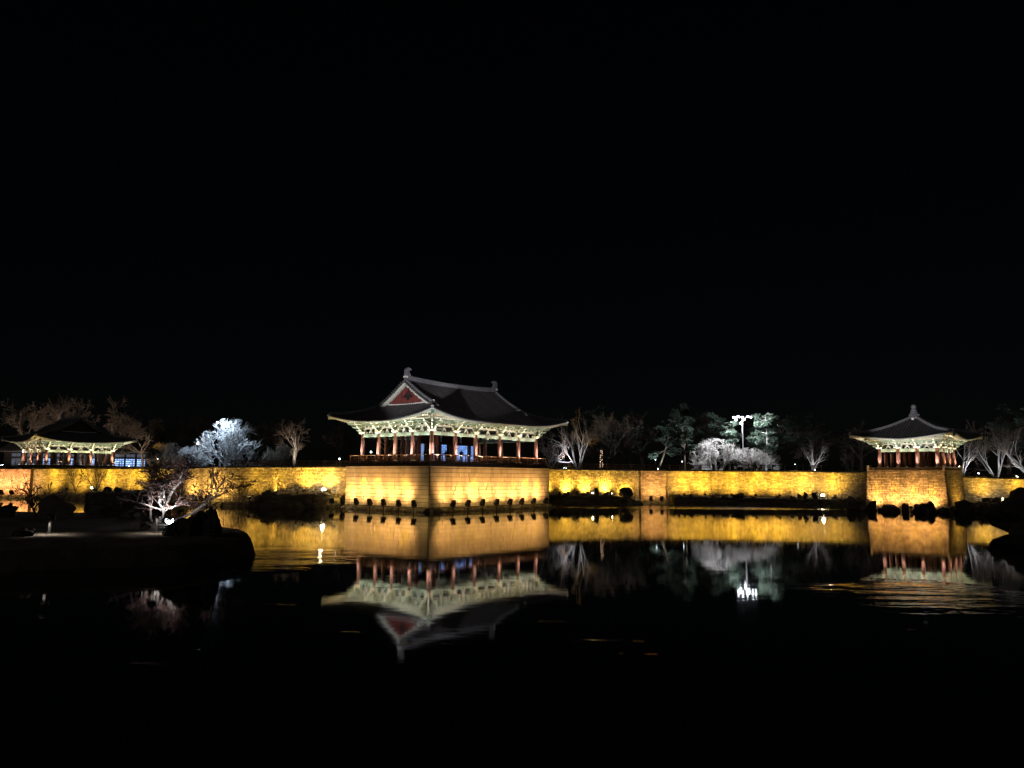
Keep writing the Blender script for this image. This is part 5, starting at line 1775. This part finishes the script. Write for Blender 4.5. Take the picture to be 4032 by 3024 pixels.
pine('tall dark pine at the wood edge behind the slim pine', 309, (31.0, 142, 5.3), 11.5, (1.0, 0), .3, 'dark_bark', .45, .7, 60)
pine('tall dark pine behind the larger bare tree', 310, (15.0, 141, 5.3), 11.0, (-1.0, 0), 1.7, 'dark_bark', .45, .7, 60)
pine('dark pine closing the wood before the small pavilion', 311, (54.0, 143, 5.3), 10.5, (.5, 0), 2.4, 'dark_bark', .4, .9, 60)


# ---------------------------------------------------------------- masts, lamp posts, ground spots
def lamp_mast(label, loc, top, heads, tilt=.25):
    root = empty('lamp_mast', loc)
    tag(root, label, 'lamp')
    m_ = MB()
    m_.lathe((0, 0, 0), [(.2, 0), (.2, .3), (.15, .32), (.1, top - .1), (.1, top)], 10)
    m_.build('pole', M['pole'], root)
    xs = [h[0] for h in heads]
    m_ = MB()
    m_.beam((min(xs), 0, top - .05), (max(xs), 0, top - .05), .09, .09)
    m_.build('crossarm', M['pole'], root)
    for (x, y, z) in heads:
        hb = MB()
        hb.add([(x + sx * w, y + sy * .13, top + z + zz) for zz, w in ((.22, .13), (0, .24)) for sx, sy in ((-1, -1), (1, -1), (1, 1), (-1, 1))],
               [(0, 1, 2, 3), (7, 6, 5, 4)] + [(i, 4 + i, 4 + (i + 1) % 4, (i + 1) % 4) for i in range(4)])
        ho = hb.build('lamp_head', M['iron'], root)
        g = MB()
        g.lathe((x, y - .06, top + z - .01), [(.02, -.17), (.1, -.14), (.15, -.07), (.16, 0)], 10)
        g.build('glass', M['glow_white'], ho, True)
    return root


mast = lamp_mast('tall lamp mast with a crown of white flood heads above the pale bushes', (37.6, 125.2, 5.1), 8.95, [(-1.4, 0, -.02), (-.75, -.2, .12), (-1.0, .2, -.42), (-.05, -.2, .0), (.35, .2, -.35), (.85, -.1, .1), (1.4, .1, .04), (-.2, .2, -1.0)])
for (dx, dy, dz, pw, sz) in ((-.2, .1, -1, 3600, 128), (1.0, .35, -.25, 3000, 110), (-.75, .75, -.3, 1800, 110), (-1, .3, -.55, 2600, 90)):
    spot('mast_lamp', (dx * .5, -.55 + dy * .3, 8.75), (dx * 5, dy * 5 - .55, 8.75 + dz * 5), pw, (.93, .97, 1.0), sz, .7, mast, .2)
spot('mast_flood', (-.6, -.7, 9.0), Vector((3, 100, 15)) - Vector((37.6, 125.2, 5.1)), 18000, (.95, .93, 1.0), 26, .8, mast, .2)
mast2 = lamp_mast('twin-headed lamp mast standing in the glowing rounded tree', (-46.0, 122.0, 5.0), 7.35, [(-.7, 0, 0), (.65, 0, .04)])
for (x, dx, dy, pw) in ((-.7, -.2, -.35, 2000), (.7, .5, -.35, 3200)):
    spot('mast_lamp', (x, -1.2, 8.3), (x + dx * 5, -1.2 + dy * 5, 8.3 - 5), pw, (.56, .78, 1.0), 136, .7, mast2, .3)
spot('mast_flood', (1.1, -.5, 7.3), Vector((-12, 95, 15.5)) - Vector((-46.0, 122.0, 5.0)), 22000, (.97, .95, 1.0), 24, .8, mast2, .2)


def lamp_post(label, loc, h, r, power, color, key='glow_soft', group=None):
    root = empty('lamp_post', loc)
    tag(root, label, 'lamp', group)
    m_ = MB()
    m_.lathe((0, 0, 0), [(.09, 0), (.09, .2), (.05, .25), (.04, h - r)], 8)
    m_.build('pole', M['iron'], root)
    g = MB()
    g.lathe((0, 0, h - r), [(.05, 0), (r * .75, r * .35), (r, r), (r * .75, r * 1.65), (.05, r * 2)], 12)
    g.build('globe', M[key], root, True)
    if power > 70: point('lamp', (0, 0, h + r * 2.2), power * .6, color, root, .3)
    return root


lamp_post('white globe lamp beside the glowing rounded tree', (-48.2, 118.4, 5.0), 3.8, .14, 80, (.75, .87, 1), 'glow_soft')
lamp_post('small globe lamp low behind the shrubs, far from the masts', (-57.0, 124.5, 4.9), 1.6, .09, 0, (1, 1, 1))
lamp_post('white globe lamp seen through the open bays near the biggest pavilion corner', (-22.2, 122, 5.1), 2.7, .13, 60, (.8, .9, 1), 'glow_soft')
lamp_post('low white lamp behind the railing of the biggest pavilion, gable side', main_pt(-.2, 15.9, 5.05), 1.1, .09, 40, (.9, .95, 1), 'glow_soft')
lamp_post('globe lamp behind the last columns of the biggest pavilion', (1.2, 124, 5.1), 2.6, .11, 30, (.85, .93, 1), 'glow_soft')
lamp_post('small lamp among the low trunks behind the fence panels', (23.3, 125, 5.1), 1.9, .07, 20, (.85, .93, 1))
lamp_post('small lamp between the slim pine and the pale bush', (27.4, 124, 5.1), 1.6, .07, 30, (.85, .93, 1))
lamp_post('small lamp low beyond the pale pine', (45.5, 124, 5.1), 1.3, .05, 15, (.85, .93, 1))
lamp_post('double white lamp at the edge of the far pavilion, nearest the frame edge', (-100.0, 149, 5.2), 3.1, .22, 60, (.85, .92, 1), 'glow_soft')
lamp_post('white lamp beside the first columns of the far pavilion', (-92.6, 146.5, 5.2), 3.0, .2, 60, (.85, .92, 1), 'glow_soft')


def ground_spot(label, loc, aim, power, color, size=80, key='glow_white', heads=2):
    root = empty('ground_spotlight', loc)
    tag(root, label, 'spotlight')
    d = (Vector(aim) - Vector(loc)).normalized()
    for k in range(heads):
        x = (k - (heads - 1) / 2) * .34
        hb = MB()
        c = Vector((x, 0, .22))
        hb.cyl(c - d * .14, c + d * .1, .08, .13, 10)
        hb.cyl(c, (x, 0, -.05), .03, .03, 6)
        ho = hb.build('can', M['iron'], root)
        g = MB()
        g.cyl(c + d * .101, c + d * .115, .12, .12, 10)
        g.cyl(c + Vector((0, -.13, .02)), c + Vector((0, -.1, .02)), .05, .05, 8)
        g.build('glass', M[key], ho)
    spot('lamp', Vector((0, 0, .3)) + d * .2, d * 5 + Vector((0, 0, .3)), power, color, size, .8, root, .08)
    return root


ground_spot('twin ground spotlight between the two white-lit bare trees', (8.1, 117.2, 5.15), (8.9, 120.0, 8.6), 760, (.92, .93, 1), 96)
ground_spot('ground spotlight at the foot of the white-lit tree behind the small pavilion', (71.6, 118.6, 4.85), (70.9, 121, 7.5), 380, (.95, .97, 1), 110, heads=1)
ground_spot('ground spotlight before the leaning white-lit tree past the small pavilion', (76.3, 116.8, 4.4), (75.6, 120.3, 7.5), 360, (.95, .97, 1), 110, heads=1)
ground_spot('bright ground spotlight below the broad white-stemmed tree', (79.4, 115.6, 4.25), (80.8, 120, 7.8), 520, (.95, .97, 1), 130)
ground_spot('warm ground spotlight under the big brown tree behind the far pavilion', (-106.0, 161, 5.5), (-107, 168, 13), 1500, (1, .8, .62), 110)
ground_spot('warm ground spotlight under the brown trees over the far pavilion ridge', (-93.5, 162, 5.5), (-94, 170, 14), 1500, (1, .8, .62), 115)
ground_spot('warm ground spotlight under the lower brown tree', (-79.5, 161, 5.5), (-80, 167, 11), 800, (1, .8, .62), 110, heads=1)
ground_spot('warm ground spotlight at the foot of the tall brown tree', (-37.0, 129.8, 5.2), (-37.4, 133, 10), 620, (1, .82, .62), 110, heads=1)
ground_spot('ground spotlight at the foot of the leaning pine', (24.2, 127.6, 5.25), (25.4, 130, 9.5), 420, (.9, 1, .97), 110, heads=1)
ground_spot('ground spotlight at the foot of the pair of pale trunks', (48.8, 124.4, 5.25), (49.6, 127, 8), 260, (.95, .97, 1), 100, heads=1)

# strings of fairy lights wound round two trunks
for (x, y, z0, z1, lab) in ((8.4, 123.5, 7.2, 10.3, 'string of warm fairy lights wound up a trunk between the two white-lit trees'), (14.4, 123.5, 5.6, 8.4, 'string of warm fairy lights on a trunk past the larger white-lit tree')):
    root = empty('fairy_lights', (x, y, 5.1))
    tag(root, lab, 'lights')
    m_ = MB()
    w_ = MB()
    for k in range(42):
        t = k / 41
        a = rnd.uniform(0, 6.28)
        rr_ = .13 + .16 * rnd.random() ** 2
        p = (math.cos(a) * rr_, math.sin(a) * rr_, z0 - 5.1 + (z1 - z0) * t ** 1.4 + rnd.uniform(-.1, .1))
        m_.lathe(p, [(.005, -.035), (.035, 0), (.005, .035)], 5)
    m_.build('bulb_string', M['glow_fairy'], root)
    w_.lathe((0, 0, 0), [(.13, 0), (.1, z1 - 5.1), (.06, z1 - 4.6)], 8)
    w_.build('post', M['dark_bark'], root)


# ---------------------------------------------------------------- fences on the wall tops
def fence(label, p, q, n, z, h, matkey, infill, seed, rails=(1.0, .55, .12)):
    p, q = Vector((*p, 0)), Vector((*q, 0))
    root = empty('fence', (p.x, p.y, z))
    tag(root, label, 'fence')
    d = q - p
    L = d.length
    u = d.normalized()
    ang = math.atan2(d.y, d.x)
    w = L / n
    inf = None
    if infill:
        im = MB()
        for k in range(int(w / .14)):
            x = -w / 2 + .1 + k * .14
            im.box(x - .02, x + .02, -.012, .012, h * .12, h * .97)
        inf = im.mesh('picket_infill', M[matkey])
    for i in range(n + 1):
        c = u * (w * i)
        bar('post', c, c + Vector((0, 0, h + .12)), .13, .13, matkey, root)
    for i in range(n):
        a, b_ = u * (w * i + .07), u * (w * (i + 1) - .07)
        for rr_ in rails: bar('rail', a + Vector((0, 0, h * rr_)), b_ + Vector((0, 0, h * rr_)), .06, .08, matkey, root)
        if inf:
            o = link('picket_infill', inf, root, Matrix.Translation(((a + b_) / 2)) @ Matrix.Rotation(ang, 4, 'Z'))
            o['kind'] = 'stuff'
    return root


fence('brown timber fence along the wall top short of the biggest pavilion', (-37.2, 102.8), (-19.4, 101.2), 10, 5.0, .95, 'fence_wood', True, 1)
fence('brown picket fence along the wall top below the white-lit bare trees', (5.6, 116.2), (19.8, 121.0), 11, 5.12, 1.0, 'fence_wood', True, 2)
fence('brown picket fence panels above the projecting wall bay', (20.1, 121.1), (29.2, 119.9), 6, 5.05, 1.0, 'fence_wood', True, 3)
fence('thin dark iron fence along the wall top below the lamp mast', (29.4, 119.9), (54.0, 116.0), 14, 5.05, 1.05, 'iron', False, 4, (1.0, .1))
fence('low dark rail fence along the slope beyond the small pavilion', (63.0, 108.4), (92.0, 110.4), 12, 4.0, .95, 'fence_wood', False, 5, (.95, .5))

# ---------------------------------------------------------------- low hall behind the far pavilion
hall = empty('visitor_hall', (-97, 172, 5.2))
tag(hall, 'long low tile-roofed hall with blue-lit glazing behind the far pavilion', 'building')
m = MB()
m.box(-16, 16, 0, 9, 0, 3.9)
m.build('wall', M['hall_wall'], hall)
m = MB()
m.add([(-17, -1.2, 3.75), (17, -1.2, 3.75), (17, 4.5, 6.2), (-17, 4.5, 6.2), (-17, 10.2, 3.75), (17, 10.2, 3.75), (-17, -1.2, 3.6), (17, -1.2, 3.6), (17, 10.2, 3.6), (-17, 10.2, 3.6)],
      [(0, 1, 2, 3), (3, 2, 5, 4), (6, 7, 1, 0), (8, 9, 4, 5), (0, 3, 4, 9, 6), (1, 7, 8, 5, 2), (6, 9, 8, 7)])
ro = m.build('roof', M['ridge'], hall)
for i in range(46):
    x = -16.8 + i * .745
    bar('tile_row', (x, -1.22, 3.8), (x, 4.4, 6.22), .3, .12, 'tile', ro)
for i, (x, w, lit) in enumerate(((-13.2, 2.0, 0), (-9.8, 2.0, 0), (-6.4, 1.6, 1), (-3.4, 1.5, 0), (-1.0, 1.6, 1), (1.5, 1.3, 0), (4.0, 1.5, 1), (6.9, 1.5, 1), (9.8, 2.0, 1), (12.2, 2.0, 1), (14.6, 1.8, 1))):
    for (z0, z1, key, nm) in ((.5, 2.2, 'hall_glass' if lit else 'clerestory', 'window'), (2.6, 3.3, 'clerestory', 'clerestory_window')):
        m = MB()
        for x0, x1, za, zb in ((x - w / 2 - .08, x - w / 2, z0, z1), (x + w / 2, x + w / 2 + .08, z0, z1), (x - w / 2, x + w / 2, z0 - .08, z0), (x - w / 2, x + w / 2, z1, z1 + .08), (x - .03, x + .03, z0, z1)): m.box(x0, x1, -.1, -.005, za, zb)
        fr_ = m.build(nm, M['iron'], hall)
        g = MB()
        g.box(x - w / 2, x + w / 2, -.06, -.02, z0, z1)
        g.build('pane', M[key], fr_)

# ---------------------------------------------------------------- the islet in the near water
OUT = [(-60, 33), (-34, 31.6), (-21.4, 32.6), (-17.6, 34.0), (-15.0, 35.0), (-13.7, 37.4), (-13.3, 40.1), (-14.6, 42.6), (-17.0, 44.6), (-19.6, 47.6), (-22.4, 50.8), (-26.9, 55.3), (-31, 58), (-60, 62)]
pts = []
for a, b_ in zip(OUT, OUT[1:] + OUT[:1]):
    a, b_ = np.array(a, float), np.array(b_, float)
    k = max(2, int(np.linalg.norm(b_ - a) / .8))
    for i in range(k): pts.append(a + (b_ - a) * i / k)
pts = np.array(pts)
nrm_ = len(pts)
cen = np.array((-30.0, 44.0))
rings = [(1.04, -.7), (1.022, .15), (1.005, .85), (.985, 1.1), (.9, 1.2), (.75, 1.22), (.55, 1.25), (.3, 1.25), (.02, 1.25)]
V = []
for k, (s_, z) in enumerate(rings):
    for p in pts:
        q_ = cen + (p - cen) * s_
        nn = mnoise.noise(Vector((q_[0] * .9, q_[1] * .9, 3.3)))
        zz = z + (nn * .12 if k >= 2 else 0)
        if k <= 2: q_ = q_ + np.array((nn, mnoise.noise(Vector((q_[0], q_[1], 9)))) ) * .3
        V.append((q_[0], q_[1], zz))
Fc = [(k * nrm_ + i, k * nrm_ + (i + 1) % nrm_, (k + 1) * nrm_ + (i + 1) % nrm_, (k + 1) * nrm_ + i) for k in range(len(rings) - 1) for i in range(nrm_)]
mi = [1 if k < 2 else 0 for k in range(len(rings) - 1) for i in range(nrm_)]
isl = link('islet_ground', mesh_np('islet_ground', V, [np.array(Fc)], [M['sand'], M['rock']], mi, True))
tag(isl, kind='structure')
rock('long craggy dark rock with a knobbly crest at the islet point, beside the ground lamp', (-15.25, 37.1, 1.15), (1.5, 1.1, 1.15), 151, 'rock', .2, 4, .55)
rock('tallest knob of the craggy rocks at the islet point', (-14.35, 37.6, 1.1), (1.15, .9, 1.35), 152, 'rock', 1.0, 4, .5)
rock('low dark stone leaning on the craggy rocks at the islet point', (-15.95, 36.7, 1.1), (.8, .7, .75), 158, 'rock', .6, 4, .5)
rock('small pale stone lit by the lamp on the islet sand', (-19.0, 39.9, 1.15), (1.15, .7, .5), 153, 'pale_rock', .3, 3, .4)
rock('dark stone with a pale top at the sand edge, beside the first bollard lamp', (-22.2, 35.6, 1.1), (1.15, .7, .5), 154, 'rock', .1, 3, .4)
rock('big dark boulder on the islet between two crooked trees', (-28.3, 48.4, 1.1), (2.3, 1.6, 1.7), 155, 'rock', .4, 4, .4)
rock('dark slab-sided boulder sloping to the water behind the islet', (-26.3, 50.2, 1.0), (2.6, 1.6, 1.0), 156, 'rock', .9, 4, .4)
rock('flat dark rock below the lit tree, towards the water', (-21.6, 47.2, 1.05), (2.4, 1.3, .75), 157, 'rock', .3, 4, .4)
rock('rounded dark rock behind the pale lit stone', (-23.2, 47.6, 1.1), (1.6, 1.2, .8), 159, 'rock', .3, 4, .4)
rock('low dark rock on the islet beside the crooked tree with a lit trunk', (-33.0, 50.0, 1.1), (2.6, 1.5, .9), 160, 'rock', 0, 4, .4)

bare_tree('low spreading bare tree on the islet with brightly lit white trunk', 'lit_plum', 241, (-20.8, 45.4, 1.15), (6.4, 4.1), 0, 'white_bark', 'plum_twig')
bare_tree('black silhouetted crooked tree on the islet in front of the golden wall', 'plum', 242, (-30.6, 50.5, 1.15), (2.9, 2.8), 1.8, 'dark_bark', 'dark_twig')
bare_tree('crooked islet tree at the frame edge, trunk lit bluish white', 'plum', 243, (-33.4, 48.6, 1.15), (3.0, 3.1), .3, 'white_bark', 'dark_twig')
bare_tree('slender leaning black tree on the far bank', 'fork', 223, (-62.0, 110.5, 1.6), (2.4, 4.4), .9, 'dark_bark', 'dark_twig', lean=(0, -.25))
bare_tree('forked black tree on the far bank, thicker of the two leaning ones', 'fork', 224, (-58.0, 108.5, 1.6), (3.6, 4.6), 2.2, 'dark_bark', 'dark_twig', lean=(0, .3))
bare_tree('tiny bare sapling in the water before the bright wall floodlights', 'plum', 243, (-40.2, 97.5, .2), (1.7, 1.9), 1.0, 'dark_bark', 'dark_twig')
bare_tree('dry shrub against the wall on the wedge-shaped bank', 'shrub', 231, (-30.4, 100.0, 1.6), (2.2, 1.5), 0, 'dark_bark', 'dark_twig', 'bare_shrub', None, (0, 0), 'shrub')
bare_tree('dry shrub at the wall foot on the squared stone bank', 'shrub', 232, (9.5, 114.4, 1.4), (1.5, 1.1), 0, 'dark_bark', 'dark_twig', 'bare_shrub', None, (0, 0), 'shrub')

root = ground_spot('dazzling ground lamp behind the craggy rocks on the islet', (-18.9, 43.3, 1.2), (-20.6, 45.2, 3.0), 300, (1, .96, .95), 78)
spot('tree_lamp', (0, 0, .5), (.2, 1.8, 1.9), 90, (1, .95, .95), 90, .8, root, .1)
point('lamp_spill', (0, -.12, .42), 9, (.85, .9, 1), root, .06)
gg = MB()
gg.lathe((0, -.12, .2), [(.02, -.09), (.13, -.06), (.16, 0), (.13, .06), (.02, .09)], 10)
gg.build('lens', M['glow_white'], root, True)
il = Vector((-18.9, 43.3, 1.2))
for (tx, ty, tz, pw, sz) in ((-13.0, 95.0, 17.6, 42000, 13), (-3.0, 104.0, 18.6, 36000, 12), (57.0, 104.6, 14.6, 100000, 8)):  # added spots without a fixture, set apart from the lamp to brighten roofs
    spot('added_roof_spot', (4.9, -2.9, .5), Vector((tx, ty, tz)) - il, pw, (1, .97, .98), sz, .35, root, .1)
ground_spot('ground lamp under the crooked islet tree at the frame edge', (-35.2, 47.6, 1.2), (-33.8, 48.6, 2.6), 60, (.85, .93, 1), 62, heads=1)


def bollard(label, loc, h):
    root = empty('bollard_lamp', loc)
    tag(root, label, 'lamp', 'bollard lamps on the islet')
    m_ = MB()
    m_.lathe((0, 0, 0), [(.16, -.1), (.16, .04), (.06, .06), (.05, h - .2)], 10)
    m_.build('post', M['iron'], root)
    m_ = MB()
    m_.lathe((0, 0, h), [(.2, -.2), (.22, -.14), (.23, -.06), (.2, 0), (.12, .06), (.02, .1)], 12)
    m_.build('cap', M['iron'], root)
    m_ = MB()
    m_.lathe((0, 0, h - .19), [(.055, 0), (.06, .08)], 10)
    m_.build('lamp_glass', M['glow_dim'], root)
    ld = spot('lamp', (0, -.24, h - .22), (0, -.3, -1), 30, (1, .88, .74), 150, .6, root, .05)
    spot('lamp', (.24, .1, h - .22), (.3, .1, -1), 14, (1, .88, .74), 150, .6, root, .05)
    return root


bollard('mushroom bollard lamp on the open sand of the islet', (-21.5, 36.4, 1.2), .85)
bollard('mushroom bollard lamp in front of the lit tree trunk', (-17.1, 37.7, 1.2), 1.0)

# dark outcrop closing the view on the other side
rock('black craggy outcrop rising from the water at the frame edge', (42.6, 60.5, 0), (10.6, 8.0, 3.9), 171, 'rock', 0, 4, .35)
rock('black boulder against the craggy outcrop at the frame edge', (38.3, 58.4, 0), (2.6, 2.4, 1.1), 172, 'rock', .6, 4, .4)
